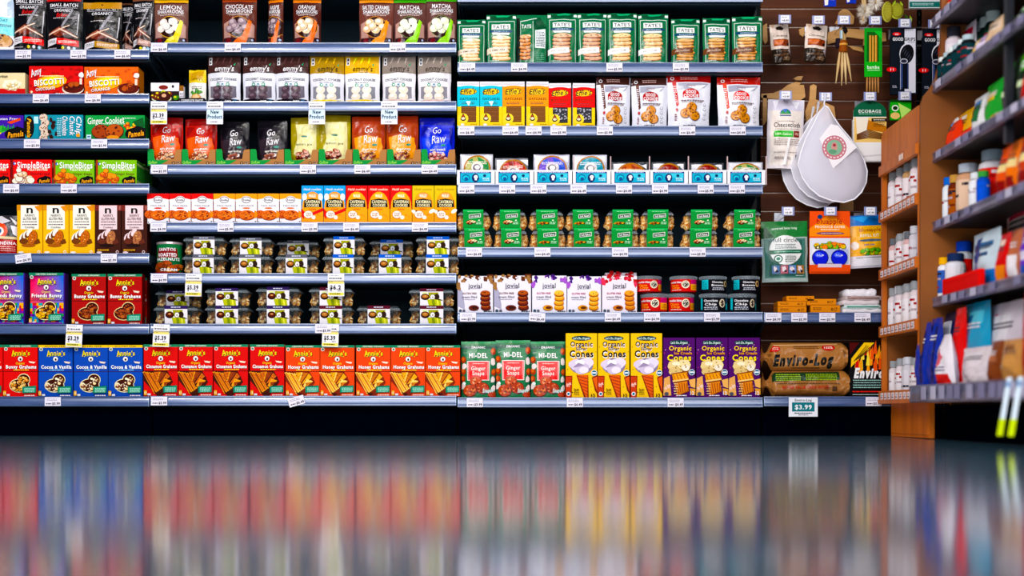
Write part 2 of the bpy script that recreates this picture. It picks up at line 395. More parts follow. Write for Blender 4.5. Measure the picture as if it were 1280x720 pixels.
def pamela(a, x, y, w=25):
    a.e(x, y, w/2, w*.28, '08070a', 18); a.p('08070a', (x-w*.2, y-w*.2), (x+w*.1, y-w*.36), (x+w*.5, y-w*.25), (x+w*.5, y+w*.27), (x, y+w*.27)); a.ts('Pamela', x+.5, y-.2, w*.24, 'f0a818', '8a4d08', w*.78, .05, .35, -.12, o=.4)
def d_purple(a):
    a.t('Gluten Free', 20, 4, 3, W_, 30, .02); a.t('Fig', 6, 7.5, 3, W_, 8); a.p('e4561c', (21, 8), (38, 3), (38, 6), (26, 10)); a.e(8, 18, 7, 5, 'e7df64'); a.e(14, 16, 6, 4, '4fae48'); a.e(8, 17, 4, 3, 'f2efc0')
    for k in range(5): a.p('2c8a3a', (14+k*3, 18), (16+k*3.4, 10+k % 2*2), (18+k*3, 18))
    pamela(a, 31, 22, 26)
carton('purple_box', 42, 29, .11, '3f2496', d_purple)
def d_tealc(a):
    a.e(6, 14, 6.5, 13, '0a0a0c'); a.ts('Pamela', 6, 15, 5, 'eeb030', '7c4a08', 22, .05, .3, 1.57, o=.4); a.r(12, 2, 17.5, 10, 'bfe6f0'); a.r(17.5, 0, 20, 29, '0e6f86')
    for k in range(5): a.cookie(24+(k % 2)*2, 3+k*6, 5.2, 4.2, 'dcc8b6', '5a2c1c', '6e3f28', 7)
    for k in range(7): a.blob(36+a.rnd.uniform(-4, 5), 6+k*3.2, 2.6, 2.2, '2a120f', .5, 8)
    for k, (s_, x, c) in enumerate((('Chip', 69, W_), ('Chunk', 60.5, W_), ('Chocolate', 51.5, W_))): a.t(s_, x, 13, 6.5, c, 22, .02, .2, 1.57)
    a.micro(41, 4, 47, 'b7e2ec', rows=10, gap=2.2); a.blob(68, 24, 3, 2.2, 'e6a22c', .4)
carton('tealcookie', 74, 29.5, .11, '168a9c', d_tealc, '0e6273')
def d_ginger(a):
    a.e(38, 30, 44, 8, '0f7a3c'); a.ts('Ginger Cookies', 26, 6, 7.5, 'fdfdf6', '0c4a22', 46, .01, .1, -.03, o=.5); a.micro(46, 3, 64, 'dff0df'); a.micro(20, 9.7, 50, 'cfe8cf')
    a.cookie(20, 19, 11.5, 8, '9c4418', '6d2a0c', '3a1204'); a.cookie(37, 18.5, 11, 8, 'b35820', '7a3410', '3a1204'); a.e(35, 26, 8, 2.4, 'e2941e')
    a.heap(57, 13, 7, 3.4, 2.4, ['d8451c', 'e87222', 'f2c04a'], 12); a.p('0d5128', (60, 8), (73, 3), (75, 13), (66, 15)); a.r(2, 23, 8, 28, 'cfe9f4'); a.r(3, 24.5, 7, 26, '2b5a8a')
    pamela(a, 63.5, 22, 26)
carton('gingerc', 75, 29.5, .11, '15924a', d_ginger, '0d6a33')
def d_simple(c, sub, ck, dk):
    def f(a):
        a.p(dk, (0, 0), (2.5, 0), (2.5, 28.5), (0, 28.5)); a.ts('SimpleBites', 28, 6, 7.2, 'ffffff', '2a1a10', 41, .03, sx=.8); a.t('GLUTEN-FREE', 34, 11.2, 2.8, 'fdf6dc', 23, .05)
        a.t(sub, 36, 16, 2.7, '5a1608', 24, .05); a.e(4, 4.5, 1.8, 1.8, '2f58a8', 9); a.e(5, 4.5, 1, 1, W_, 7)
        a.heap(16, 21, 13, 6, 4.3, ck, 13, dk); a.heap(11, 15, 4, 4, 3.4, ck, 4, dk)
        pamela(a, 41, 24.4, 17)
    return f
carton('simple_red', 51, 29, .13, 'e23a18', d_simple('e23a18', 'Shortbread', ['f0dcc0', 'e3c49e', 'fdf3e0'], '7c1c0a'), '8c1c10', [(.1, .9, 'd8c7a8'), (.3, .7, 'a13a18')])
carton('simple_green', 51, 29, .13, '7fb83c', d_simple('7fb83c', 'Ginger Snapz', ['cc5a1c', 'd9752a', 'e89848'], '9a3a10'), '2c7a34', [(.1, .9, 'b8d090'), (.2, .8, '3c8a3c')])
def nairn(bg, lab, ck, cd, top):
    def f(a):
        a.r(0, 0, 32.5, 7, top); a.r(5, .5, 27.5, 29.5, lab); a.ts('n', 16.2, 5.4, 9, '191518', '191518', 8, .05, o=.1)
        a.p('e0902a', (22, 2), (27, 1), (31, 5), (29, 9), (25, 6)) if bg[0] != '3' else a.r(29.5, 1, 32.5, 6, '9a5a52')
        a.t("NAIRN'S", 16.2, 12.8, 2.9, '2a2226', 12, .05); a.t('GLUTEN FREE', 16.2, 16.8, 3.2, '141014', 17, .06); a.micro(7, 20, 26, '4a4046', 1.1, 2, 3.3); a.t('Cookies', 16.2, 27, 2.6, '3c3236', 12)
        for k in range(5): a.e(7+k*2.2, 39-k*1.5+(k % 2), 3, 5.5, cd if k % 2 else lab, 9, .5)
        a.e(20.2, 40.3, 6, 9.6, '3a1806', 14, .25); a.e(20, 40, 5.4, 9, ck, 14, .25)
        for k in range(16): a.e(20+a.rnd.uniform(-3, 3), 40+a.rnd.uniform(-7, 7), .8, .55, a.rnd.choice([cd, 'e8b070']), 6)
        a.e(9, 44, 5.5, 3.6, cd, 12); a.p(cd, (22, 44), (28, 41), (30, 46), (24, 48)); a.e(15, 49, 9, 2, 'a05a14' if bg[0] != '3' else '1c0c0a')
        a.e(5.5, 57.5, 3.4, 1.2, lab); a.e(28, 57, 1.9, 1.9, lab, 9); a.e(28, 57, 1.2, 1.2, bg, 8)
        if bg[0] == '3': a.micro(3, 54, 18, 'e8b030', 1.4, 1)
    return f
carton('oat_yellow', 32.5, 60, .06, 'f3b90c', nairn('f3b90c', 'f6f1e6', 'c0681c', '6d3a10', 'd08c10'), 'c98d08')
carton('oat_brown', 32.5, 60, .06, '3a1a14', nairn('3a1a14', 'ecd3d6', 'a4684a', '5c2a20', '6e2a26'), '2a100c')
def d_andina(a):
    a.e(14, 22, 13, 13, 'e85a1a'); a.e(16, 23, 7, 7, 'f6eee6'); a.e(16, 23, 4.4, 4.4, '1c5a8a'); a.e(16, 23, 2, 2, '0c1c2a'); a.r(0, 34, 40, 54, 'a8141a'); a.t('ANDINA', 26, 39, 4.2, W_, 22, .04); a.micro(8, 43.5, 36, 'f2c8c0', rows=3, gap=2.8)
    a.p('d9d4d8', (4, 4), (18, 1), (30, 8), (20, 12)); a.p('e8e4e8', (28, 2), (38, 10), (36, 14)); a.p('ece8ec', (30, 14), (38, 16), (38, 30), (33, 26)); a.r(0, 30, 40, 33.5, 'd9c49a')
pouch('andina', 38, 55, .07, '2c2a30', d_andina)
def annie(bgt, ttl, stripe, art, stxt='CERTIFIED ORGANIC', sub='ead03a', w=43, ttlc='ffffff', org=True):
    def f(a):
        h = a.h
        a.r(0, 0, w, 3.2, stripe); a.t(stxt, w/2, 1.6, 1.5, 'f2efe4' if stripe != 'e6c21e' else '1c1a14', w*.62, .05)
        a.e(3.4, 5.2, 2.3, 2.3, 'e4e0d8', 10); a.e(3.4, 5.2, 1.5, 1.5, '5d7a68', 8)
        q = dict(b=.03)
        for c, o in (('2c1c08', .5), ('ecd83c', 0)):
            a.t('A', w*.30+o, 10.3+o, 7, c, 5.4, .05+o*.08, 0, -.1); a.t("nnie's", w*.565+o, 9.9+o, 5.4, c, w*.42, .05+o*.08, 0, .02)
        for k in range(9): a.e(w*.32+k*w*.045, 14-1.1*math.sin(k/8*PI), 1.1, .45, '3c8a54' if k % 2 else 'd8c43a', 6)
        a.e(w/2, 17.3, 3.3, 3.3, '2c1814', 14); a.e(w/2, 17.3, 3, 3, 'f3eeea', 14); a.e(w/2+.2, 17.9, 1.3, 1.6, '3a2a28', 9)
        if org: a.t('Organic', w/2, 22.6, 2.8, sub, w*.26, .03, .2)
        a.ts(ttl, w/2+1, 27, 4.1, ttlc, '3c0c0a', w*.88, .07, o=.7); a.micro(w*.3, 30.3, w*.74, sub, 1.1)
        a.p('f0dcc8', (w*.74, 20), (w*.94, 21), (w*.9, 23), (w*.78, 22.2))
        a.r(0, 32.3, w, 32.8, '3c1010'); art(a, w, h)
        a.p('0b6a52', (w*.58, h*.805), (w-1, h*.785), (w-1, h*.92), (w*.58, h*.93)); a.p('148a6c', (w*.6, h*.82), (w-1.6, h*.8), (w-1.6, h*.905), (w*.6, h*.915)); a.micro(w*.63, h*.83, w-2.5, 'a6dcc8', .8, 4, 1.4)
        a.r(1.2, h*.885, 4.6, h*.975, 'e0a824'); a.t('13', 2.9, h*.93, 2.6, 'f8f0d8', 2.6, .02); a.r(5.6, h*.945, 9.4, h*.98, 'dfe3ea'); a.micro(w*.64, h*.963, w*.95, 'f0e6dc', 1.1)
    return f
def grahams(c1, c2, c3, dk):
    def f(a, w, h):
        a.p(dk, (0, 33), (w*.7, 33), (w*.86, 46), (w*.55, 64), (w*.42, 64), (0, 44))
        for i in range(6):
            x = i*3.2; a.p(c3, (x-1, 34+i*.6), (x+2.2, 33.4+i*.4), (w*.38+x*.75, 58-i*1.8), (w*.32+x*.7, 61-i*1.6)) ; a.p(c1 if i % 2 else c2, (x-.2, 35+i*.6), (x+1.6, 34+i*.4), (w*.37+x*.75, 57-i*1.8), (w*.33+x*.7, 59.6-i*1.6))
        a.p(dk, (w*.28, 33), (w*.66, 33), (w*.8, 40), (w*.84, 47), (w*.7, 55), (w*.5, 52)); a.p(c1, (w*.3, 34), (w*.48, 33.6), (w*.4, 44)); a.p(c2, (w*.5, 34), (w*.66, 34.5), (w*.45, 47), (w*.4, 45.6)); a.p(c3, (w*.46, 34), (w*.5, 33.6), (w*.42, 44.6), (w*.39, 44.6))
        a.p(c1, (w*.68, 35), (w*.77, 39.4), (w*.6, 46), (w*.47, 48.6)); a.p(c3, (w*.62, 42), (w*.8, 44.6), (w*.58, 53), (w*.52, 50.6)); a.p(c2, (w*.6, 46.6), (w*.79, 45.6), (w*.6, 51.6))
        for k in range(26):
            x = a.rnd.uniform(w*.3, w*.75); y = 35+a.rnd.uniform(0, 15); a.e(x, y, .5, .5, dk, 5)
        a.p('3a1206', (w*.3, 58), (w*.42, 63), (w*.6, 56), (w*.5, 60))
    return f
def heaparty(cols, ol='f6e8b8', dk='3a1408'):
    def f(a, w, h):
        a.e(w*.47, h*.78, w*.29, h*.135, ol, 16); a.e(w*.6, h*.67, w*.19, h*.12, ol, 14); a.e(w*.47, h*.78, w*.27, h*.12, dk, 16); a.e(w*.6, h*.67, w*.17, h*.105, dk, 14)
        a.heap(w*.45, h*.79, w*.22, h*.08, 2.3, cols, 26, dk, .8); a.heap(w*.6, h*.68, w*.13, h*.07, 2.2, cols, 12, dk, .8)
    return f
HC = grahams('c66a26', '8f3f14', 'e39a4e', '3e1508'); HH = grahams('e6a83c', 'c4741c', 'f6d07c', '7a2c08')
carton('annie_cinn', 43, 64, .052, 'cc1412', annie('', 'Cinnamon Grahams', '0c7a58', HC), 'a01010')
carton('annie_honey', 43, 63.5, .052, 'dc5410', annie('', 'Honey Grahams', '0c7a58', HH), 'b34408')
carton('annie_bunnyg', 43, 64, .052, 'd61a14', annie('', 'Bunny Grahams', '0c7a58', heaparty(['c8782c', 'e0a050', 'f0c884'])), 'a01010')
carton('annie_blue', 43, 64, .052, '1248a4', annie('', 'Cocoa & Vanilla', 'e6c21e', heaparty(['5a2414', 'f0d098', 'e8c080', '7a3418', 'fbeed0']), 'GLUTEN FREE', '8fd0f0', org=False), '0c3478')
carton('annie_dkred', 43, 61.5, .052, 'a4161a', annie('', 'Bunny Grahams', '0c7a58', heaparty(['6a2412', '8f3c1c', '4a140c', 'b0603a'], 'ecd09a')), '6c0c10')
def rainbow(a, w, h):
    for i in range(16):
        for j in range(18):
            x0, y0 = i*w/16, 3.2+j*(h-3.2)/18; t = i/15; s_ = j/17
            c = (.80*(1-t)**1.2+.02+.25*s_*t, .03+.10*t*(1-s_)+.12*abs(math.sin(3*s_+t*4))*s_, .12+.45*t*(1-.3*s_), 1) if s_ < .55 else [lin(x) for x in ('3f1d86', '1c6ad0', '28a0a8', 'e8b020', 'd23a28', '7a2a98', '40a048')][int((i*.45+j*.9+2*math.sin(i))) % 7]
            a.r(x0, y0, x0+w/16, y0+(h-3.2)/18, c)
def d_rain(a):
    rainbow(a, 43, 61.5); annie('', 'Friends Bunny', '0c7a58', lambda a, w, h: heaparty(['f0c050', '4a1c10', 'f4dca0', 'd89838'])(a, w, h))(a)
    a.r(0, 59.3, 43, 61.5, '5c1c8a')
carton('annie_rain', 43, 61.5, .052, '4a2a9a', d_rain, '3c2260')
def d_shark(topc, ttl, tc, swc, fl, w=43):
    def f(a):
        h = a.h
        a.r(0, 0, w, 6, '4a2622'); a.r(0, 0, w, 4, topc)
        a.ts(ttl, w/2, 10.6, 5.6, W_, '20100e', w*(.62 if len(ttl) < 7 else .8), .03, 0, .02); a.ts('SHAKAROONS', w/2, 16.4, 4.6, W_, '20100e', w*.76, .04); a.r(w*.15, 19.7, w*.85, 20.2, 'cfc0bc'); a.micro(w*.2, 21, w*.8, 'c9b4ae')
        a.p('b58d84', (2, 32), (10, 28), (12, 50), (2, 50)); a.p('b58d84', (w-9, 28), (w-2, 34), (w-2, 50), (w-9, 50))
        a.e(w*.5, 37, 14.6, 14, tc, 20); a.e(w*.5, 37, 13.8, 13.2, '2c1410', 20)
        for (x, y) in ((-.18, -6), (.1, -7), (-.26, 2), (.0, 4), (.2, 0), (-.1, -1)): a.e(w*.5+x*w+.3, 37+y+.4, 5.6, 5, '3c2016', 12); a.e(w*.5+x*w, 37+y, 5.4, 4.8, fl, 12); a.e(w*.5+x*w-1, 37+y-1, 3, 2.4, 'fffaf2' if fl[0] in 'ef' else 'b9a4a8', 9)
        a.r(2, 51, w-2, h, '2b1620'); a.p(swc, (w*.8, 27), (w*.88, 30), (w*.82, 46), (w*.7, h-.6), (w*.28, h-.6), (w*.42, 53), (w*.62, 48)); a.p('2b1620', (w*.84, 50), (w*.97, 50), (w*.97, h-1), (w*.84, h-1))
        a.e(w*.2, 54, 3.6, 3, '6a1c20', 9); a.e(w*.9, 53, 1.4, 1.4, 'b9c8e8', 8); a.e(w*.9, 57, 1.4, 1.4, 'e8eefa', 8)
    return f
pouch('shk_lemon', 43, 60, .07, '6d4a42', d_shark('f0b818', 'LEMON', 'e0b040', 'e8d820', 'f0e6e0'))
pouch('shk_choc', 43, 60, .07, '5c2e26', d_shark('a84a18', 'CHOCOLATE', 'c88a50', 'f07818', '8a7680'))
pouch('shk_turn', 22, 60, .07, '5c2e26', d_shark('f08a10', 'RASPB', 'c88a50', 'f07818', '6a5a66', 22))
pouch('shk_caramel', 43, 60, .07, '6a3c34', d_shark('f09a18', 'SALTED CARAMEL', 'c88a50', 'f09a20', 'f0c49a'))
pouch('shk_orange', 36, 60, .07, '4c221c', d_shark('f08a10', 'ORANGE', 'd88a40', 'f07818', 'f2cba8', 36))
pouch('shk_matcha', 42, 60, .07, '5c3a36', d_shark('4ca820', 'MATCHA', '6a7a4a', '9ad828', 'eef0dc', 42))
pouch('shk_matcha2', 38, 60, .07, '5c3a36', d_shark('5cc818', 'MATCHA', '6a7a4a', '9ad828', 'e6eccc', 38))
def d_emmy(top, low, txc, win, bot, w=42, h=59):
    def f(a):
        a.r(0, 0, w, 22, top); 
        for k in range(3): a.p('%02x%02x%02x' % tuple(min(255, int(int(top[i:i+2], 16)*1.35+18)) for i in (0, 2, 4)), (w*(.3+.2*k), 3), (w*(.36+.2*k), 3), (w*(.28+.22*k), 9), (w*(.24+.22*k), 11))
        a.p(low, (1, 25), (w*.3, 22.5), (w*.6, 23.5), (w-1, 25), (w-1, h-6), (1, h-6)); a.r(2, 3, 6, 12, W_); a.r(3, 4, 5, 7, '222222'); a.r(3, 8.5, 5, 11, '222222')
        a.ts("emmy's", w*.53, 16.6, 6.6, txc, top, w*.58, .035, .12, o=.2); a.p('18a070', (w*.8, 12), (w*.86, 9.5), (w*.84, 13.5)); a.micro(w*.4, 20.7, w*.7, txc, .6)
        a.t('COCONUT COOKIES', w/2, 30, 2.7, '14101e', w*.8, .08); a.micro(w*.3, 33, w*.7, '4a4460', .8)
        a.p(win, (4, 38), (w-4, 38), (w-4, 51), (w*.75, 53), (w*.25, 53), (4, 51)); fill = 'efe2d2' if bot != '18101a' else '4c3a44'
        for (x, y) in ((.33, 42), (.66, 42), (.33, 50), (.66, 50)): a.e(w*x, y, 6, 4.6, fill, 12); a.e(w*x-1, y-1.2, 3.4, 1.8, 'fffaf4' if bot != '18101a' else '75616c', 8)
        for k, c in enumerate(('2a9a78', 'c8d8e0', '2a9a78')): a.e(w*(.36+.15*k), 36.5, 2.3, 2.1, c, 10); a.e(w*(.36+.15*k), 36.5, 1.2, 1, W_ if k != 1 else '4a6a80', 8)
        a.r(1, h-5.5, w-1, h, bot); a.r(w-8, h-5, w-4, h-1.5, '2c5a8a'); a.t('NET', w*.66, h-3, 2, W_ if bot == '18101a' else '3a2c10', 7, .05); a.micro(3, h-3, 12, W_ if bot == '18101a' else '6a5010')
    return f
pouch('emm_brown', 42, 59, .075, 'dfe0ea', d_emmy('3e2422', 'e6e6ef', W_, '6c6672', '18101a'))
pouch('emm_gold', 42, 58, .075, 'e4e2ec', d_emmy('a8841a', 'e8e6f0', '2a2418', '8a8a94', 'f0d838'))
pouch('emm_yellow', 43, 58, .075, 'ecebf2', d_emmy('e0b010', 'efeef4', '3a3010', '8a8a94', 'f4d428'))
pouch('emm_taupe', 42, 58, .075, 'e8e4ea', d_emmy('8c8078', 'efecf2', '3a3028', '8a8690', 'd8b8b4'))
pouch('emm_tiny', 22, 36, .05, 'e9c828', lambda a: (a.r(0, 14, 22, 36, 'f1efe6'), a.p('c59a10', (1, 3), (20, 1), (18, 9), (3, 12)), a.t("emmy's", 12, 10, 3, '5a4410', 13), a.micro(4, 18, 18, '6a6458', rows=2), a.heap(11, 24, 6, 2.5, 2, ['4a8a3a', '6aa850', '2f6a2a'], 9), a.e(11, 30, 6.5, 4, 'd8a068'), a.e(11, 29.5, 4.5, 2.4, 'eec89a'), a.r(0, 33.6, 22, 36, 'f0f0f0')), narrow=.05)
def d_veg(a):
    a.r(0, 0, 36, 9, 'eeeaee'); a.e(16, 5, 6, 2.5, '7a2c28'); a.e(28, 4, 1.6, 1.6, '202020'); a.heap(18, 15, 16, 5, 3.4, ['4a1c14', '5a8a2c', '6e2a20', 'e8e4c0', '3c7a28', 'd9d44a'], 26, '100808'); a.e(18, 15, 8, 5, '3a140e'); a.e(17, 14, 3, 2, 'd8a888')
carton('veg_box', 36, 22, .08, '241618', d_veg)
carton('snack_strip', 34, 3.8, .05, '15141a', lambda a: (a.t('COOKIES FOR SNACKS', 17, 2, 2, W_, 29, .04),))
carton('white_strip', 5.5, 19, .03, 'e9e6ee', lambda a: (a.r(0, 0, 5.5, 6, '8a5a18'), a.micro(1, 8, 5, '66606a', rows=4)))
def d_raw(hi, lo, sub, nut, w=43, h=60, tx=W_):
    def f(a):
        a.r(0, 0, w, 9, lo); a.p(hi, (3, 25), (w*.4, 22), (w-3, 26), (w-5, 46), (w*.75, 55), (w*.3, 56), (5, 46)); a.p(lo, (w*.05, 10), (w*.3, 11), (w*.12, 22), (w*.04, 22)); a.p(lo, (w*.85, 12), (w*.95, 12), (w*.93, 36), (w*.86, 30))
        sh = '3a1408' if tx == W_ else 'fffff0'
        a.ts('Go', w*.5, 15.5, 8, tx, sh, 10, .0, .25, -.05, o=.5); a.ts('Raw', w*.55, 26, 9.5, tx, sh, w*.42, .0, .25, -.14, o=.5); a.e(w*.68, 33.5, 3.4, 1.4, '2a8a78', 9, -.1)
        a.ts(sub, w*.52, 38.5, 2.9, 'fffaf0', '3a2010', w*.44, .05, 0, -.04); a.micro(w*.34, 41.6, w*.7, 'f4e6d8')
        a.heap(w*.5, 50, w*.29, 6, 2.5, nut, 34, '4a1408'); a.heap(w*.5, 45, w*.2, 3, 2.2, nut, 12, '4a1408')
    return f
NT = ['e0a878', 'c05a2c', 'f6e2cc', '9c3c1c', 'f2c8a0']
pouch('raw_orange', 42, 60, .065, 'b8340c', d_raw('ea6a14', '8c2208', 'spicy granola', NT), topt=.1)
pouch('raw_black', 38, 57, .065, '16121a', d_raw('2c222a', '0c0a10', 'super cookies', ['8a4a3c', 'e8c8bc', '5a281e', 'f0dcd4', 'a86a58'], 38, 57), topt=.1)
def d_rawy(a):
    w = 36; a.r(0, 0, w, 8, '8a7a14'); a.p('eae3ae', (6, 9), (w-4, 8), (w-3, 50), (w*.5, 56), (4, 44), (9, 28)); a.p('a0901c', (0, 8), (7, 9), (9, 28), (3, 36), (0, 36)); a.micro(12, 22, 22, 'b8b070'); a.e(18, 24, 4, 1.2, '4a7a68', 9)
    a.ts('lemon pie', 18, 33.5, 3, '4a4010', 'f8f4c0', 20, .05); a.heap(16, 46, 9, 5, 2.4, ['8a3a2c', 'e0b0a0', '5a1c18', 'c87a60'], 24, '3a0c0a')
pouch('raw_yellow', 36, 60, .065, 'a89c3c', d_rawy, topt=.1, crumple=1.8)
pouch('raw_amber', 42, 58, .065, 'a8480a', d_raw('f0a020', 'a03c08', 'ginger snaps', ['8c3a2a', 'f4d0a0', '5a1c14', 'd89858']), topt=.1)
pouch('raw_blue', 43, 58, .065, '1b2ec0', d_raw('2a46e0', '0e1c8a', 'mint crunch', ['a83c38', 'd87a70', '6a1c1c', 'f0c0b4']), topt=.1)
def tray_design():
    w, h, d = 42, 18.4, .16; W, H = w*U, h*U; mb = MB()
    pts = [(0, 0), (w, 0), (w, 18), (w-1, 18.3), (w-7, 17.6), (w-8, 15), (w-9.5, 7.5), (10, 6), (8.4, 8), (7.6, 17), (6.5, 18.4), (0, 18.4)]
    q = [((x-w/2)*U, y*U) for x, y in pts]; mb.prism(q, -.0008, .0008, 'a87850')
    mb.box(-W/2, 0, 0, W/2, d, .0015, '9a6c46'); mb.box(-W/2, 0, 0, -W/2+.0015, d, 16*U, '1c8a48'); mb.box(W/2-.0015, 0, 0, W/2, d, 16*U, 'a87850')
    a = Art(mb, w, h, lambda u, v, e: ((u-w/2)*U, -.001-e, v*U))
    a.p('1a8c46', (0, 0), (6.5, 0), (7.6, 1.4), (8.4, 10.4), (10, 12.4), (26, 11.9), (18, 16.5), (14, 18.4), (0, 18.4)); a.t('GoRaw', 6.5, 14.6, 3.4, 'a8e070', 11, .02, .2, -.03)
    a.e(32, 15.6, 2.2, 1.9, '2c1c14', 10); a.e(32, 15.6, 1.2, 1, 'c8a078', 8); a.r(35.5, 13.8, 41, 17.4, '2c1c14'); a.r(36, 14.2, 40.5, 17, 'b89478'); a.micro(36.4, 14.8, 40.2, '2c1c14', rows=2)
    D['raw_tray'] = (w, h, [('tray', mb.mesh('raw_tray', CARD))])
tray_design()
def d_kookie(topc):
    def f(a):
        a.r(0, 0, 26.8, 7, topc); a.p('f4f0f4', (0, 7), (13.4, 4.4), (26.8, 7), (26.8, 9), (0, 9)); a.e(13.4, 7.4, 6.4, 4.6, W_, 14); a.e(13.4, 7.4, 5.8, 4, '18161c', 14); a.e(13.4, 7.4, 5.1, 3.3, 'f2eef2', 14)
        a.t('Kookie', 13.4, 7.4, 2.6, '18161c', 8.4, .08); a.t('TWO PACK', 13.4, 14.3, 2, '4a4248', 19, .03); a.e(13.4, 17, 5, .95, 'c8402c' if topc[0] == 'd' else 'd0702c', 10)
        a.cookie(3, 24, 6.2, 4.6, 'd0641c', '9a3a0c', '8a300a'); a.cookie(14, 25, 9.8, 5.6, 'd8702a', 'a5450f', '7a2a08', 12); a.e(23.3, 24.4, 4, 4.6, 'e08a3c', 10, a0=-90, a1=90)
        for k in range(12): a.e(14+a.rnd.uniform(-7, 7), 25+a.rnd.uniform(-3, 3), .9, .35, 'f0a860', 6)
        a.e(1.6, 33.4, .7, .7, K, 6); a.e(25, 32.6, .8, .7, K, 6)
    return f
carton('kook_red', 26.8, 35, .11, 'f1edf2', d_kookie('d8240c'), 'd8240c')
carton('kook_gold', 26.8, 35, .11, 'f1edf2', d_kookie('f0a010'), 'e09008')
def d_cave(tp, bg, kind):
    def f(a):
        a.r(0, 0, 27, 44.6, tp); a.t('Heidi cookies', 13.5, 4.3, 2.6, 'f8e6d0' if kind != 'y' else '9a7a18', 22, .03, .25)
        a.e(13.5, 25, 12.8, 18, bg, 18); a.r(0, 27, 27, 44.6, bg); a.e(13.5, 11.5, 6, 3, 'e8a070' if kind != 'r' else 'f8b838', 12)
        if kind == 'b': a.e(3.6, 13.5, 3, 4.4, 'f2eee8'); a.e(23.6, 13.5, 3, 4.4, 'f2eee8'); a.p('d42a14', (27, 26), (12, 32), (14, 35), (27, 30)); a.p('d42a14', (0, 27), (4, 31), (3, 40), (0, 36))
        if kind == 'y': a.e(2.4, 31, 4, 2, 'f6f0e4', 10, .5); a.e(24.4, 30, 4, 2.2, 'f6f0e4', 10, -.5); a.r(4, 29, 6, 31, '3a2010')
        a.t('WALK', 13.5, 12, 3.4, 'fff4e0', 9, .1); a.p('140c0a', (3.4, 17), (13.5, 15.2), (23.8, 17), (24.6, 25.4), (3, 25.6)); a.t('CAVEMAN', 13.7, 19, 3.6, 'f8ecc0', 18, .06); a.t('COOKIES', 13.7, 23.2, 3.2, 'f8ecc0', 16, .06)
        a.t('ALPINE' if kind == 'b' else 'ORIGINAL' if kind == 'r' else 'TROPICAL', 13.5, 27.8, 1.7, 'c02c14', 9, .08)
        a.e(8.4, 34.2, 6, 4.8, 'a8400c', 12); a.e(8.4, 34, 5.5, 4.3, 'fbeee4', 12); a.micro(5, 32, 12, '9a6a50', .8, 3, 1.6); a.e(15, 37.4, 2.7, 2.4, 'fbeee4', 9)
        for k in range(5): a.p('c86a10', (18+k, 35-k*.5), (20+k, 33.5+k), (20.5+k, 34+k))
        a.micro(1, 42.6, 15, 'b8640c')
    return f
carton('cave_blue', 27, 44.6, .06, '2f9ad8', d_cave('2f9ad8', 'f5a012', 'b'), '2478b0', [(0, .4, 'e88a10')])
carton('cave_red', 27, 44.6, .06, 'd8301c', d_cave('d8301c', 'f7a614', 'r'), 'b02410', [(0, .4, 'e88a10')])
carton('cave_yellow', 27, 44.6, .06, 'd9bc50', d_cave('d9bc50', 'f2a010', 'y'), 'b89a30', [(0, .4, 'e88a10')])
def d_tate(ck, c2, c3, ban, w=37, h=60, turned=False):
    def f(a):
        x0, x1 = 2.4, w-2; yb = h-2.5
        for q in ((x0, 8, x1, 8.7), (x0, yb-.6, x1, yb), (x0, 8, x0+.6, yb), (x1-.6, 8, x1, yb)): a.r(*q, 'dfe9e2')
        a.r(6.5, 11.8, w-7.5, 18.4, 'f4f4f4'); a.t("TATE'S", w/2-.6, 15.2, 4.2, '12301f', (w-17), .03); a.p('1c3f66', (5, 19.3), (w-6, 19.3), (w-4, 20.6), (w-6, 22), (5, 22), (3.2, 20.6)); a.micro(9, 20.1, w-10, 'a8c0d4'); a.p('eef0f0', (7, 22.3), (w-8, 22.3), (w-9, 25), (8, 25))
        a.stack(w*.48, 26.5, yb-3.5, w*.31, 7, ck, c2, c3)
        if ban: a.p(ban, (0, yb-17), (w*.72, yb-18.6), (w*.74, yb-12.2), (0, yb-10)); a.t('CHOCOLATE CHIP' if ban != 'e8d8c4' else 'LEMON', w*.36, yb-14.4, 1.8, '5a4438' if ban != '6a3c22' else 'e8d0b8', w*.5, .04, 0, -.05)
        a.micro(4, yb-2.5, 16, 'c8dcd0', .8); a.p('0a4a30', (3, 2), (w-4, 1), (w-7, 6), (7, 6)); a.p('3ca870', (w*.3, 1), (w*.8, .6), (w*.7, 3), (w*.35, 3.2)); a.r(.4, 2.2, 4.2, 5.4, 'e4eee8'); a.r(w-4.4, 2, w-.4, 5.2, 'e4eee8')
    return f
pouch('tate_lemon', 37, 60, .07, '0c6a44', d_tate('f0d0a4', 'fbecce', 'c08a50', 'e8d8c4'), m=FOIL, gus=1, flat=.22, crumple=.7)
pouch('tate_choc', 37, 64, .07, '0c6a44', d_tate('cf9a78', 'e6bc9c', '6a3420', 'f2eeea', 37, 64), gus=1, flat=.22, crumple=.7)
pouch('tate_walnut', 37, 64, .07, '0c6a44', d_tate('e8ba84', 'f6d8aa', '96602e', 'f4f2f0', 37, 64), gus=1, flat=.22, crumple=.7)
pouch('tate_gf', 37, 58, .07, '0c6a44', d_tate('d89a5c', 'ecc08a', '7a4420', '6a3c22', 37, 58), gus=1, flat=.22, crumple=.7)
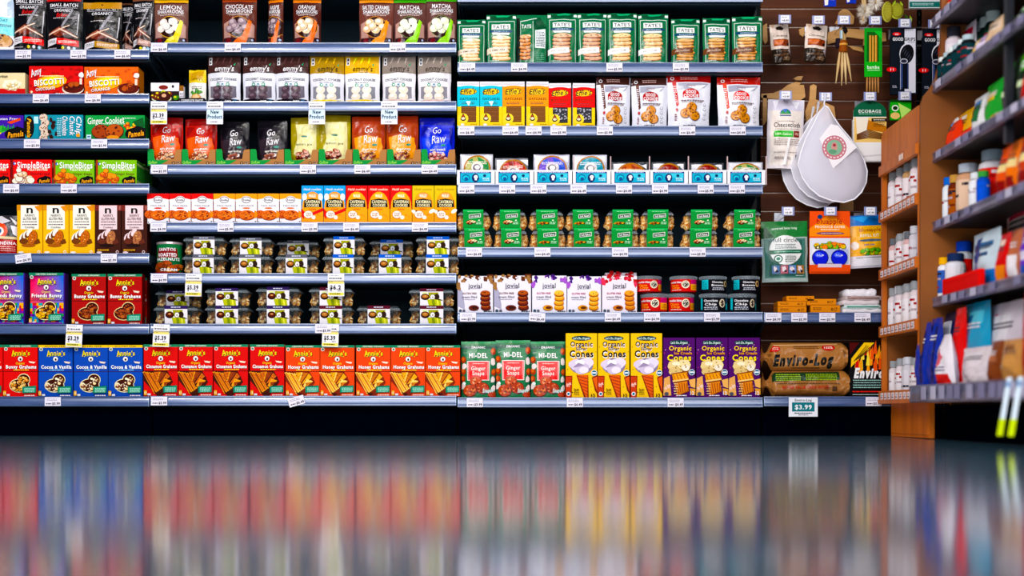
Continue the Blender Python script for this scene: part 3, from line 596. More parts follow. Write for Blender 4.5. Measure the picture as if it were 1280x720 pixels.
def d_tturn(a):
    a.p('04140e', (0, 4), (4, 4), (4, 62), (0, 60)); a.r(4.6, 8, 5, 60, 'dfe9e2'); a.p('dfe9e2', (5, 8), (25, 4), (25, 5), (5, 9)); a.r(20, 8, 20.6, 60, 'dfe9e2'); a.t('TATE', 12, 14.8, 4.6, W_, 12, .04); a.stack(10.5, 26, 55, 7, 7, 'cf8a58', 'e6a878', '6a3420')
    a.p('eef2f2', (23, 20), (36, 18), (36, 42), (23, 42)); a.micro(24, 22, 35, '3a4c58', .9, 9, 2.1); a.micro(24, 48, 35, '5aa884', 1, 5, 2.4); a.p('064a30', (21, 8), (29, 3), (37, 16), (22, 18))
pouch('tate_turned', 38, 62, .07, '0c6a44', d_tturn, gus=1, flat=.22, crumple=.9)
def d_eff(tp, mid, name, bar, bcol):
    def f(a):
        a.p('e9e4ea', (0, 0), (28, 0), (28, 7), (0, 7)); a.r(1, 2.6, 27, 3.3, '9a96a2'); a.r(0, 6, 28, 31, tp); a.e(14, 8, 13, 3.2, tp); a.e(14, 12.4, 11, 4.2, '2a1608', 14, -.05); a.e(14, 12.4, 10.5, 3.8, 'f6c838', 14, -.05)
        a.ts("Effie's", 13.4, 11.8, 6.6, '1c1008', 'fbe08a', 20, .04, .3, -.08, o=.2); a.t(name, 14, 21, 2.8, '12303a' if tp[0] == '2' else '5a2a0c', 22, .05); a.micro(5, 25, 22, '3a3a3a', .7, 2); a.p('ffffff', (11, 24), (17, 24), (14.5, 30)) if bar else None
        a.r(0, 30.5, 28, 56, 'f2cf58'); a.r(5, 30, 24, 49.4, bcol)
        for k in range(7): a.r(6, 31.5+k*2.5, 23.4, 32.6+k*2.5, '8a5c38' if bcol != '1a1a1e' else '4a4a52')
        if bcol == '1a1a1e': [a.blob(6+a.rnd.uniform(0, 17), 31+a.rnd.uniform(0, 17), 1, .8, 'b8b4be', .4, 6) for _ in range(26)]
        a.e(7.5, 45, 6.6, 6.4, 'f6d468', 14); a.e(7.5, 45.4, 3.5, 2.7, '2a2018', 10); a.e(7.5, 45, 2.5, 1.6, 'e8d8c0', 9); a.p('2a2018', (5, 43), (7.5, 38.6), (10, 43)); a.p('c8503c', (6.2, 43), (7.5, 40.6), (8.8, 43)); a.e(6.6, 52.5, 2.4, 1.3, W_, 8)
        a.r(0, 54, 28, 56.6, tp); a.micro(16, 51.6, 26, '9a7820', .8)
    return f
carton('eff_teal', 28, 56, .07, '28bcd0', d_eff('28bcd0', '', 'OATCAKES', 1, '5a3420'), 'e0dce4')
carton('eff_orange', 28, 56, .07, 'f09a14', d_eff('f09a14', '', 'OATCAKES', 0, '6a4224'), 'e0dce4')
carton('eff_red', 28, 55, .07, 'e63a20', d_eff('e63a20', '', 'BISCUITS', 0, '1a1a1e'), 'e0dce4')
def d_good(tp, strip, w=43, h=62, hc='a8141c'):
    def f(a):
        a.r(0, 0, w, 9.5, tp); a.e(w*.13, 5, 2.4, 2.2, 'f4eef0', 9); a.e(w*.13, 5, 1.4, 1.3, tp, 8); a.micro(w*.3, 3, w*.7, 'f4c8c0', .8, 2, 2.4)
        a.p(strip, (w*.12, 8), (w*.21, 8), (w*.26, 38), (w*.2, 40)); a.micro(w*.14, 14, w*.22, W_, 1, 9, 2.4); a.p('a8a8b8', (w*.25, 11), (w*.95, 11), (w*.85, 17), (w*.25, 19)); a.p('f8f8fc', (w*.45, 15), (w*.9, 13), (w*.7, 20))
        a.t('Simply', w*.55, 14, 2.6, '8a5a5a', 11, .02, .3); a.e(w*.54, 24, 9.6, 6, hc, 16); a.r(w*.54-9.4, 24, w*.54+9.4, 29, hc); a.t('GOOD', w*.54, 22, 4, W_, 12, .08); a.t('COOKIE', w*.54, 27, 4, W_, 17, .08)
        a.micro(w*.3, 32.3, w*.84, '5a4a50', 1); a.t('CHOCOLATE CHIP', w*.56, 34.5, 1.8, '6a3a2a', w*.5, .03)
        for x, y in ((.55, 41), (.4, 48), (.62, 51)): a.cookie(w*x, y, 6, 5.6, 'd08a3c', '6a3414', '5a2a0c', 8)
        for k in range(4): a.e(w*.86, 38+k*5.4, 1.7, 1.7, '9a98a2', 8); a.e(w*.86, 38+k*5.4, 1.2, 1.2, 'eeeef4', 8)
        a.e(w*.2, 44, 1.6, 2, 'b8484a', 8); a.micro(w*.14, 49, w*.2, '8a4a4a', 1, 4, 2.2); a.micro(w*.34, h-3.4, w*.66, '3a3034', 1)
    return f
pouch('good_brown', 44, 62, .075, 'e4e4ee', d_good('3a1c18', '5a2c20'), narrow=-.03)
pouch('good_red', 50, 66, .075, 'e6e6f0', d_good('b01420', 'c01c28', 50, 66, 'c01420'), narrow=-.08)
pouch('good_orange', 50, 63, .075, 'ecebf4', d_good('b83410', 'e8541c', 50, 63, 'e0401c'), narrow=-.05)
def d_jov(fr, fr2, ck, c2, ck3, inside):
    def f(a):
        w, h = 45, 44; a.p('a9a6bc', (0, 12), (6, 18), (9, 34), (9, 40), (0, 36)) if fr[0] == '5' else None
        for k in range(17):
            x = a.rnd.uniform(0, w); ed = abs(x-w/2)/(w/2); a.blob(x, a.rnd.uniform(0, 3+8*ed*ed), 2.6, 2.2, a.rnd.choice([fr, fr, fr2]), .4, 8); 
        for k in range(4): a.blob(a.rnd.choice([2, w-3])+a.rnd.uniform(-1, 1), a.rnd.uniform(2, 16), 2.5, 3.4, fr2, .4, 8); a.e(a.rnd.uniform(3, w-3), 2.5, 1.4, 1, 'f8f0f4', 7)
        a.t('jovial', 22, 11.6, 5.6, '2a2430', 17, .03); a.r(15, 14.8, 29, 15.2, '8a8490'); a.t('GLUTEN FREE', 15, 20.8, 2.1, 'a81c50' if fr[0] != '5' else '6a3424', 18, .07); a.t('cream filled', 15, 25, 2.6, '4a3a48', 19, .03); a.micro(6, 27.6, 22, '8a8490', .8)
        a.stack(35.4, 18, 39.5, 6.4, 4, ck, c2, ck3); a.e(20.5, 38, 6.6, 3.4, ck3, 12); a.e(20.5, 37.8, 6, 2.9, ck, 12); a.e(21.5, 37.8, 4, 1.8, inside, 10)
        a.e(3.5, 41.4, 2, 1.8, '3a4a5c', 8); a.r(6.4, 40, 9.6, 43, '5a5a68'); a.micro(33, 41.4, 43, '3a3440', 1.2); a.micro(24, 43, 34, 'b0aab8', .7)
    return f
carton('jov_choc', 45, 44, .065, 'e9e4ef', d_jov('5a2c1c', '9a7048', '6a2410', 'a8542c', '38100a', '30100a'), 'd8d2e0')
carton('jov_fig', 45, 44, .065, 'eae6f2', d_jov('3c1c6a', 'a05cc0', 'e09a34', 'f6c46a', '9a5a14', '5a2c18'), 'd8d2e0')
carton('jov_cherry', 45, 44, .065, 'ece4ee', d_jov('b01c28', 'd8485c', 'd07a30', 'eaa456', '8a4210', '4a1c14'), 'd8d2e0')
def d_mdl(a):
    w, h = 43, 67; a.p('0c6c40', (6, 0), (w-5, 0), (w-6, 67), (5, 67)); a.r(0, 0, w, 3, '128a54'); a.r(0, 5.5, w, 9, '0a4c3c'); a.t('ORGANIC', w/2, 7.2, 2.6, W_, 17, .06); a.r(6, 9, w-6, 22, '0e7446')
    for x, y in ((3, 22), (3, 36), (40, 12), (41, 37), (2, 45), (41, 64)): a.e(x, y, 3.4, 4.2, 'a23c1c', 10); a.e(x-.6, y-.8, 2, 2.6, 'd06a38', 8)
    for x, y in ((4, 30), (3, 54), (40, 24), (40, 46), (41, 56)): a.blob(x, y, 3, 4, 'e9dcd8', .3, 8)
    a.ts('MI-DEL', w/2, 17, 5.6, 'f6f6f2', '06301c', 23, .08, o=.6); a.r(7.6, 23.6, 35.6, 47, 'f2ece8'); a.r(8.4, 24.4, 34.8, 46.2, 'e03424'); a.r(9.4, 25.2, 9.8, 45.4, 'f2dcd4'); a.r(33.4, 25.2, 33.8, 45.4, 'f2dcd4'); a.t('Ginger', 21.6, 32.4, 4.6, 'fbeee8', 17.5, .03); a.t('Snaps', 21.6, 38.4, 4.6, 'fbeee8', 15, .03); a.micro(14, 26.4, 29, 'f6c8c0', .8)
    a.cookie(18.5, 48, 7.4, 6, 'c0522c', 'e8a07a', '5a1c0c', 12); a.cookie(27, 56, 8, 6.4, 'a8401f', 'd87a50', '5a1c0c', 12); a.cookie(11, 59, 8.2, 6.8, 'b34a24', 'e0905e', '5a1c0c', 12); a.ts('Snappy', 34, 59, 4.6, 'e8f4ec', '2a6a8a', 14, .06, .2, -.05); a.e(3.4, 50.6, 2.4, 2.1, 'e8f0ea', 9); a.e(38, 64, 4.6, 3, 'b0421c', 9)
pouch('gingersnap', 43, 68, .06, '0c5c3c', d_mdl, gus=.95, flat=.25, crumple=.6)
def d_cone(bg, y):
    def f(a):
        w = 40; h = a.h; fs = '1c1408'
        for k in range(34): x, yy = a.rnd.uniform(1, w-1), a.rnd.uniform(8, h-2); a.r(x, yy, x+.7, yy+1.2, '2a2208' if y else a.rnd.choice(['e04a7a', 'e8c0d8', 'b070c0']))
        a.e(w*.5, 6.2, 12.6, 3, '123838', 14); a.t("Let's Do..Organic", w*.5, 6.2, 2.8, 'dff0ea', 21, .06, .15)
        if y:
            a.ts('Organic', w*.5, 13.2, 6, '2a1608', 'f8f0e8', 28, .07, o=1.4); a.ts('Sugar', w*.5, 19, 3.8, '2a1608', 'f8f0e8', 14, .08, o=1); a.ts('Cones', w*.5, 25, 8, '1c100a', 'f8f4f0', 30, .08, o=1.6)
            a.e(20, 40, 14.6, 9.6, '8a7c98', 16); a.blob(13, 38, 9, 7, 'dccfe4', .15); a.blob(26, 37, 9, 7, 'e6dcec', .15); a.blob(20, 43, 10, 8, 'd0c2da', .12); a.e(18, 36, 6, 3.4, 'f6f0f8'); a.e(23, 45, 6, 4, 'eee4f2'); a.p('9a8aa8', (9, 42), (16, 36), (24, 39), (16, 41)); a.p('a698b4', (18, 52), (28, 51), (26, 54))
            a.p('7a2408', (13.5, 51), (28.5, 51), (29, 80), (24, 80)); a.p('d8642a', (14.5, 51), (28, 51), (27.6, 79), (25.6, 79))
            for k in range(6): a.p('8a3010', (15+k*1.6, 52+k*4), (28, 55+k*4), (28, 56+k*4), (15.6+k*1.6, 53+k*4))
            a.p('7a2408', (0, 52), (8.4, 52), (7.4, 80), (0, 80)); a.p('c04820', (0, 53), (7.6, 53), (6.4, 80), (0, 80)); a.t('dye', 3.4, 62, 4.6, 'f8e0d8', 6.4, .03, .2, -.5); a.e(3.6, 74, 2.6, 2.6, 'f0f4f4', 9); a.e(3.6, 74, 1.7, 1.7, '1c6a8a', 8)
            a.p('7a2408', (33, 54), (40, 51), (40, 74), (37, 70)); a.p('d8642a', (34, 55), (40, 52.6), (40, 72)); a.micro(10, 68, 17, '5a4808', .8, 4, 2); a.t('12', 34.6, 76, 4.4, '2a1c08', 5, .06); a.micro(8, 78, 20, '5a4808')
            sx, sy = 36, 48.5
        else:
            a.ts('Organic', w*.53, 13, 5.4, 'f6d068', '5a1408', 28, .05, o=1); a.ts('Ice Cream', w*.62, 19, 3.2, 'f0a838', '5a1408', 22, .05, o=.8); a.ts('Cones', w*.5, 24.6, 7.2, 'f8dc38', '4a1408', 30, .07, o=1.2)
            a.e(20, 37, 14, 9.4, '8a6234', 14); a.blob(13, 34, 8, 6.4, 'e8cf98', .15); a.blob(25, 33, 8.6, 6, 'f0dcac', .15); a.blob(15, 41, 8.6, 5.6, 'dcc088', .15); a.e(28, 37, 5, 4, 'f4ecd8'); a.e(16, 32, 5, 2.4, 'fbf0d0')
            for k in range(9): a.blob(a.rnd.uniform(8, 30), a.rnd.uniform(30, 44), 1.1, .9, 'a07a44', .4, 6)
            a.p('7a3a10', (10, 44), (30, 41), (32.4, 52), (30, 53.6), (32.6, 66), (17, 72), (13.6, 55), (12, 54)); a.p('e8a050', (11, 45), (29.4, 42.4), (31.2, 51), (13, 54)); a.p('d8843a', (14.4, 56), (29.6, 53.4), (31.4, 65.4), (18, 70.6))
            for k in range(5): a.p('b0601c', (12+k*4, 45.6-k*.5), (13+k*4, 45.4-k*.5), (16+k*4, 53-k*.7), (15+k*4, 53-k*.7)); a.p('9a4c14', (16+k*3.2, 56), (17+k*3.2, 55.8), (20+k*2.6, 69-k*.8), (19+k*2.6, 69.4-k*.8))
            a.p('f4cc88', (11.6, 52.6), (31.4, 50), (31.6, 51.6), (12, 54.6)); a.p('e0a86c', (1, 50), (8, 47), (10, 71), (0, 71)); a.t('no dye', 4.6, 60, 5, 'f4e4e8', 8, .03, .2, -.6); a.e(4, 69, 2.8, 2.4, '4a4a5a', 9); a.p('e8b070', (32, 52), (40, 50), (40, 62), (34, 60)); a.p('d89a50', (33, 62), (40, 63), (40, 70), (35, 70)); a.micro(13, 56, 18, 'e8c890', 1.2, 5, 3); a.micro(16, 70.4, 29, 'f0e8f0', 1.2); a.t('12', 36, 68, 4.4, 'f4e8f4', 4.6, .05); sx, sy = 35.5, 42.5
        a.e(sx, sy, 3.9, 3.7, 'f0f6f8', 12); a.e(sx, sy, 3.3, 3.1, '1c5a7c', 12); a.r(sx-2.6, sy-.9, sx+2.6, sy+.8, 'f0f6f8')
    return f
carton('cone_yellow', 40, 79, .10, 'f4c40e', d_cone('', True), '3a2c08')
carton('cone_purple', 40, 74, .10, '4a1560', d_cone('', False), '2c0c3c', top='8a2a9a')
# ------------------------------------------------------------------ clear containers
def cookie_mesh(key, r, cols, lump=.2):
    mb = MB(); rnd = random.Random(key); n, m = 10, 6; vs = []
    for j in range(m+1):
        for i in range(n):
            a, b = 2*PI*i/n, PI*j/m-PI/2; k = r*(1+rnd.uniform(-lump, lump)); vs.append((k*math.cos(b)*math.cos(a), k*math.cos(b)*math.sin(a)*.8, k*.75*math.sin(b)))
    for j in range(m):
        for i in range(n):
            a = j*n+i; b = j*n+(i+1) % n; mb.add([vs[a], vs[b], vs[b+n], vs[a+n]], [(0,1,2,3)], rnd.choice(cols))
    return mb.mesh('cookie', mat('baked_crumb', attr=True, rough=.8, bump=.8, bscale=300))
CKM = cookie_mesh('mac', .021, ['b87838', 'e0aa64', 'f4d8a4', '8a4a1c', 'f8e6c0']); CKG = cookie_mesh('oat', .021, ['d89850', 'f0c888', 'f8dcac', 'b87030'])
def clam(key, w, h, d, lab, lx0, lx1, ck, cpos, band=None):
    W, H = w*U, h*U; t = MB(); i = .006      # tapered base with open top
    b0 = [(-W/2+.014, i+.008), (W/2-.014, i+.008), (W/2-.014, d-.012), (-W/2+.014, d-.012)]; b1 = [(-W/2+.008, i), (W/2-.008, i), (W/2-.008, d-.006), (-W/2+.008, d-.006)]
    zt = H*.8; V = [(x, y, 0) for x, y in b0]+[(x, y, zt) for x, y in b1]
    t.add(V, [(3,2,1,0), (0,1,5,4), (1,2,6,5), (2,3,7,6), (3,0,4,7)], 'd8e4e8')
    rb = MB(); z = H*.82         # rim and lid
    for k in range(3): rb.box(-W/2+.002*k, .001*k, z+.0035*k-.004, W/2-.002*k, d-.001*k, z+.0035*k-.0015, 'dde8ee')
    ld = MB(); V = [(-W/2+.006, .004, z), (W/2-.006, .004, z), (W/2-.006, d-.006, z), (-W/2+.006, d-.006, z), (-W/2+.010, .009, H), (W/2-.010, .009, H), (W/2-.010, d-.01, H), (-W/2+.010, d-.01, H)]
    ld.add(V, [(4,5,6,7), (0,1,5,4), (1,2,6,5), (2,3,7,6), (3,0,4,7)], 'd8e4e8')
    for k in range(10):          # moulded ribs along the rim
        x = -W/2+W*(k+.5)/10; ld.box(x-.0012, -.0006, z-.004, x+.0012, .002, z+.004, 'eef6fa')
    lb = MB(); lw = (lx1-lx0)
    S = lambda u, v, e: ((lx0+u-w/2)*U, -.0015-e+(.004*(1-v/h)), v*U)
    a = Art(lb, lw, h, S); lab(a)
    lb.box((lx0-w/2)*U, .001, H+.0008, (lx1-w/2)*U, d*.6, H+.0014, band or 'e8e4ec')
    D[key] = (w, h, [('clamshell_tray', t.mesh('tray', PLASTIC)), ('lid', ld.mesh('lid', PLASTIC)), ('rim', rb.mesh('rim', PLASTIC2)), ('paper_label', lb.mesh('label', PAPER))], ck, cpos)
def place_clam(key, x0, x1, top, zb, Y=.02, desc=None, cat='container', name='cookie_clamshell', short=None, zt=None):
    w, h, parts, ck, cpos = D[key]; W = wx(x1, Y)-wx(x0, Y); Z = (zt if zt else wz(top, Y))-zb
    b = link(name, parts[0][1]); b.location = (wx((x0+x1)/2, Y), Y, zb); b.scale = (W/(w*U), 1, Z/(h*U))
    for pn, me in parts[1:]: link(pn, me, b)
    for q in cpos: c = link('cookie', ck, b, (q[0], q[1], q[2])); c.rotation_euler = (q[0]*40, q[1]*50, q[2]*90); c.scale = (q[3],)*3
    ITEMS.append([b, desc, cat, (x0+x1)/2, zb, short or desc]); return b
def d_coco(band, lit=True):
    def f(a):
        w, h = a.w, a.h; a.r(0, 1, w, h, 'e9e4ea'); a.r(0, -.5, w, 3.8, band); a.micro(w*.28, 1, w*.7, 'dfe6f4', 1); a.p('9a9a2c', (w*.35, 5), (w*.8, 5), (w*.75, 13), (w*.4, 13)); a.p('d9e0a0', (w*.1, 5), (w*.35, 5), (w*.3, 7), (w*.1, 7))
        a.p('b4b828', (w*.3, h*.62), (w*.88, h*.6), (w*.92, h), (w*.38, h)); a.p('7c8c1c', (w*.5, h*.66), (w*.62, h*.64), (w*.66, h), (w*.54, h)); a.p('dfe06c', (w*.7, h*.62), (w*.78, h*.62), (w*.82, h), (w*.74, h))
        a.e(w*.22, h*.48, w*.19, h*.19, '2a120c', 14); a.e(w*.22, h*.45, w*.14, h*.11, 'a86a3c' if band != '2c1c50' else '5c2018', 12); a.e(w*.22, h*.43, w*.07, h*.04, 'd09a64', 8)
        a.e(w*.72, h*.47, w*.12, h*.18, '2a1a14', 12); a.e(w*.54, h*.48, w*.115, h*.165, '4a3828', 12); a.e(w*.54, h*.48, w*.095, h*.135, 'f4f0f0', 12); a.e(w*.545, h*.5, w*.04, h*.06, 'a89c98', 8); a.p('2a2a10', (w*.75, h*.58), (w*.97, h*.66), (w*.97, h*.7), (w*.75, h*.66))
    return f
cpm = [(-.067, .035, .02, 1), (.067, .035, .02, 1), (-.062, .06, .045, .85), (.064, .07, .045, .85), (-.03, .07, .025, 1), (.03, .07, .025, 1)]
for k, c in (('clam_grey', '5a5a66'), ('clam_blue', '1858b8'), ('clam_purple', '2c1c50'), ('clam_wine', '521828')): clam(k, 52, 23.5, .13, d_coco(c), 13, 40, CKM, cpm, c)
def d_roll(kind):
    def f(a):
        w, h = a.w, a.h; a.r(0, -1.5, w, h, '168a42'); a.r(0, -1.5, w, 1, '2cab5a'); a.r(0, h-2, w, h, '0e6a30'); a.micro(5, .6, w-4, '9ad8ac', .7)
        r_ = -.1; a.p('eef2ea', (7, 5), (21, 3.4), (21, 8.4), (7, 10)); a.p('0c2a18', (7.6, 5.5), (20.4, 4.1), (20.4, 7.9), (7.6, 9.4)); a.t('Soft Baked', 14, 6.8, 2.2, 'eef2ea', 10.5, .08, 0, r_)
        if kind: a.e(8, 15, 4.4, 3, '3a120a', 10); a.heap(9, 14.6, 5, 1.8, 1.6, ['7a2c14', 'c86a30', 'f0dcb0'], 12)
        else: a.heap(7.5, 16, 6, 1.2, 1.3, ['c87a2c', 'e8a850', '8a4418'], 16)
        a.micro(15, 14.5, 22, 'b8e8c0', 1, 2, 1.9); a.e(19, 12.4, 1.2, .8, 'e8f0d8', 7)
    return f
cpg = [(-.044, .032, .018, 1.05), (.044, .032, .018, 1.05), (-.046, .04, .045, 1), (.046, .04, .045, 1), (-.045, .075, .03, 1.1), (.045, .075, .03, 1.1)]
clam('roll_a', 36, 23.5, .11, d_roll(True), 6, 30, CKG, cpg, '168a42'); clam('roll_b', 36, 23.5, .11, d_roll(False), 6, 30, CKG, cpg, '168a42')
def tub(key, w, h, artf, basec):      # round bite-size cookie tub: label, clear base, ribbed lid
    R = w*U/2; H = h*U; b = MB(); b.lathe([(R*.80, 0), (R*.86, .002), (R*.94, H*.8)], basec, 24, (0, R))
    l = MB(); surf = lambda u, v, e: ((R*.95+.0008+e)*math.sin((u-w/2)/w*2.6), R-(R*.95+.0008+e)*math.cos((u-w/2)/w*2.6), v*U)
    l.lathe([(R*.95, H*.1), (R*.955, H*.78)], basec, 24, (0, R)); a = Art(l, w, h, surf, 2.6); artf(a)
    c = MB(); c.lathe([(R*.97, H*.78), (R, H*.8), (R, H*.86), (R*.97, H*.88), (R*.97, H*.97), (R*.93, H), (0, H)], 'c8d4e0', 24, (0, R))
    for i in range(30): t = 2*PI*i/30; c.box(R*.985*math.cos(t)-.0007, R+R*.985*math.sin(t)-.0007, H*.88, R*.985*math.cos(t)+.0007, R+R*.985*math.sin(t)+.0007, H*.97, 'e8f0f8')
    D[key] = (w, h, [('tub', b.mesh('tub', CARD, True)), ('paper_label', l.mesh('label', CARD)), ('lid', c.mesh('lid', PLASTIC2))])
def d_tubr(a):
    a.r(1, 4, 34, 20, 'c81c18'); a.ts('cookie bites', 9, 8, 2.6, W_, '4a0808', 13, .05); a.t('Choco', 8, 12, 2.5, 'f0a020', 9, .05); a.t('Chip', 9, 15, 2.5, 'f0a020', 9, .05); a.micro(4, 17.6, 15, 'f4d8d0', .8); a.e(19.5, 11, 4.2, 5, 'f0e8d0', 12); a.e(19.5, 11, 3, 3.8, '1a1010', 12); a.e(19, 10, 1.2, 1.6, 'f4ece0', 8); a.r(25, 4, 34, 10.5, 'c0306c'); a.r(25, 10.5, 34, 18, 'f0a818'); a.micro(26, 12, 33, '9a5a08', .8, 3)
def d_tubb(a):
    a.r(1, 4, 34, 20, '0a0a12'); a.p('34b8c4', (3, 5), (11, 5), (11, 17), (3, 17)); a.micro(4, 7, 10, '0c5a6a', .8, 5, 2); a.t('Chocolate', 21, 8, 2.5, W_, 12, .05); a.t('Brownie', 21, 12, 2.5, W_, 13, .05); a.micro(15, 15, 28, 'c8ccd8', 1, 2, 2); a.e(30.5, 10, 2.6, 4, 'd8b880', 10); a.e(30.5, 10, 1.5, 2.8, '2a1010', 9)
def d_tubb2(a):
    a.r(1, 4, 34, 20, '0a0a12'); a.r(1, 5, 4, 18, '34b8c4'); a.t('Chocolate', 13, 8, 2.6, W_, 14, .05); a.t('Chip', 13, 12, 2.6, W_, 12, .05); a.micro(6, 15, 20, 'c8ccd8', 1, 2, 2); a.e(25, 11, 3.4, 4.8, 'e8dcc0', 12); a.e(25, 11, 2.3, 3.7, '2a1010', 10); a.r(30, 5, 34, 11, '2a4a6a'); a.r(30, 11, 34, 18, '34b8c4')
tub('tub_red', 35, 22, d_tubr, '5a1412'); tub('tub_dark', 35, 22, d_tubb, '14141c'); tub('tub_dark2', 35, 22, d_tubb2, '14141c')
def d_can(a):
    a.r(0, 3, 32, 38, '156a3c'); a.r(0, 22, 32, 26, '0c4a2a'); a.p('7a1c18', (6, 8), (26, 8), (27, 19), (5, 19)); a.t('SANTOS', 16, 9, 3.6, W_, 17, .05); a.t('ROASTED', 16, 15.4, 4, W_, 19, .06); a.t('HAZELNUTS', 16, 20.6, 3.6, W_, 26, .05)
    a.heap(16, 30, 15, 5.5, 2.9, ['d8843a', 'b0541c', 'f0b468', '8c3c10'], 46, '3a1206'); a.t('CREAM', 18, 33.6, 3, W_, 14, .06); a.r(0, 36.4, 32, 38, '8c1a18')
def can():
    w, h = 32, 39; R = w*U/2; H = h*U; l = MB(); l.lathe([(R*.96, 0), (R*.96, H*.96)], '14603a', 28, (0, R))
    a = Art(l, w, h, lambda u, v, e: ((R*.962+e)*math.sin((u-w/2)/w*2.7), R-(R*.962+e)*math.cos((u-w/2)/w*2.7), v*U), 2.6); d_can(a)
    c = MB(); c.lathe([(R*.97, H*.93), (R, H*.94), (R, H), (R*.93, H), (R*.9, H*.98), (0, H*.98)], 'd8c8cc', 28, (0, R)); c.lathe([(R*.96, 0), (R, 0), (R, H*.03), (R*.96, H*.035)], 'c0a8a8', 28, (0, R))
    D['can'] = (w, h, [('canister', l.mesh('can', CARD)), ('rim', c.mesh('rim', mat('tin', attr=True, rough=.3, metal=.6)))])
can()
def d_ring(c1, c2, c3, bg='c8c8d4'):
    def f(a):
        a.r(1, 1, 41, 38, bg); a.p('f4f4fa', (2, 2), (16, 2), (6, 18), (2, 18)); a.p('f4f4fa', (30, 2), (40, 2), (40, 9)); a.e(22, 18, 17.5, 17, 'b0763c', 22); a.e(22, 18, 15.5, 15, c1, 22); a.p(c2, (22, 3), (36, 10), (37, 20), (26, 18)); a.p(c2, (10, 8), (16, 5), (18, 15)); a.e(22, 16, 7.8, 6.8, 'ece6e6', 14); a.e(21.5, 17, 5, 4.6, '5a4a58', 12); a.e(22, 16.4, 3.6, 3, 'f4f0f0', 10); a.micro(9, 9, 34, c3, 1.2, 2, 2)
    return f
pouch('ring_a', 42, 40, .03, 'b8b8c4', d_ring('b8b474', '3c8a50', 'f4f0d8'), crumple=1.6); pouch('ring_b', 40, 34, .03, '6c6c76', d_ring('8a1c20', 'c83030', 'f0d0c0', '70707c'), crumple=1.6)
pouch('ring_c', 42, 39, .03, 'b8b8c8', d_ring('7a5cc8', '3858c8', 'e8e0f8'), crumple=1.6); pouch('ring_d', 42, 39, .03, 'b8b8c8', d_ring('2a8aa0', '2a9ab0', 'e8f0f8'), crumple=1.6)
pouch('ring_e', 42, 32, .03, '2c2e38', d_ring('c86a20', 'a04418', 'f0c890', '2c2e38'), crumple=1.6); pouch('ring_f', 42, 29, .03, '2c3038', d_ring('9a2820', '7c1c1c', 'e8b8a8', '2c3038'), crumple=1.6)
def ringtray():
    w, h, d = 48, 17, .15; W, H = w*U, h*U; mb = MB(); mb.box(-W/2, 0, 0, W/2, .0016, H, 'f0eff4'); mb.box(-W/2, 0, 0, W/2, d, .0016, 'e6e6ec'); mb.box(-W/2, 0, 0, -W/2+.0012, d, H*.9, 'dedee6'); mb.box(W/2-.0012, 0, 0, W/2, d, H*.9, 'dedee6')
    a = Art(mb, w, h); a.r(4, 2, 43, 14.6, '16286c'); a.r(4.8, 3.6, 42.2, 13.8, '2aa6c4'); a.r(20, 3.6, 42.2, 8.6, '5cc4d8'); a.micro(6, 2.4, 41, 'c8d0f0', .7); a.e(11.5, 8.6, 4.8, 3.6, '16446c', 12); a.e(11.5, 8.9, 4, 2.9, '4ab8d0', 12); a.e(12, 10, 2.4, 2, '24508c', 9)
    a.e(23.5, 8.8, 4.6, 4.9, '142458', 12); a.e(24, 7.8, 2.6, 2.2, 'e8eef8', 9); a.r(22.6, 9, 25.4, 11.6, 'e8eef8'); a.e(35, 6.4, 2, 1.6, '14345c', 8); a.micro(32, 9, 41, 'c8ecf4', 1.1, 2, 1.9)
    D['ring_tray'] = (w, h, [('tray', mb.mesh('ring_tray', CARD))])
ringtray()

# ------------------------------------------------------------------ structure: floor, wall, shelving
FLOOR = mat('polished_floor', '40687c', rough=.10, spec=1, nz=('345a6c', (1.5, 1.5, 1.5)), coat=.0); FLOOR.node_tree.nodes['Principled BSDF'].inputs['IOR'].default_value = 4.2
mb = MB(); ys = [-9, -6, -4.5, -3.5, -2.8]+[-2.4+.15*i for i in range(17)]+[.3, .9]
def fz(y): t = max(0, min(y, 0)+2.2); return .0056*t*t/(2*2.2)-.00616
vs = [(x, y, fz(y)) for y in ys for x in (-6, -2, 2, 6)]
mb.add(vs, [(4*j+i, 4*j+i+1, 4*j+i+5, 4*j+i+4) for j in range(len(ys)-1) for i in range(3)], '304850')
struct(mb.build('floor', FLOOR, smooth=True))
mb = MB(); mb.box(-5, .62, -.01, 5, .74, 3.2, '2a3438', .002); struct(mb.build('wall_back', mat('back_wall_paint', '1e282c', rough=.8)))
STEEL = mat('dark_powder_steel', '060b10', rough=.55, spec=.25, nz=('080e14', (3, 3, 3)))
PANEL = mat('shelf_back_panel', '16303c', rough=.6, spec=.15, nz=('1a3644', (6, 6, 6)))
BOARD = mat('shelf_board', '142a3a', rough=.5, spec=.4)
RAIL = mat('price_rail_plastic', '2c4880', rough=.5, metal=.3, spec=.5, coat=1, nz=('4c6698', (5, 60, 60))); _b = RAIL.node_tree.nodes['Principled BSDF']; _b.inputs['Coat IOR'].default_value = 1.9; _b.inputs['Coat Roughness'].default_value = .15
RAILR = mat('price_rail_grey', '565470', rough=.3, metal=.3, spec=.6, nz=('8682a0', (60, 12, 12)))
RPROF = [(0, 0), (-.0085, -.0005), (-.0088, -.0040), (-.002, -.0055)]
_y, _z = -.002, -.0055
for _i in range(9):
    _t = math.radians(22-2.6*_i); _y -= .0029*math.sin(_t); _z -= .0029*math.cos(_t); RPROF.append((_y, _z))
RPROF += [(-.0095, _z-.0005), (-.0115, _z-.0018), (-.0108, -.0385), (0, -.039)]
CAPS = []
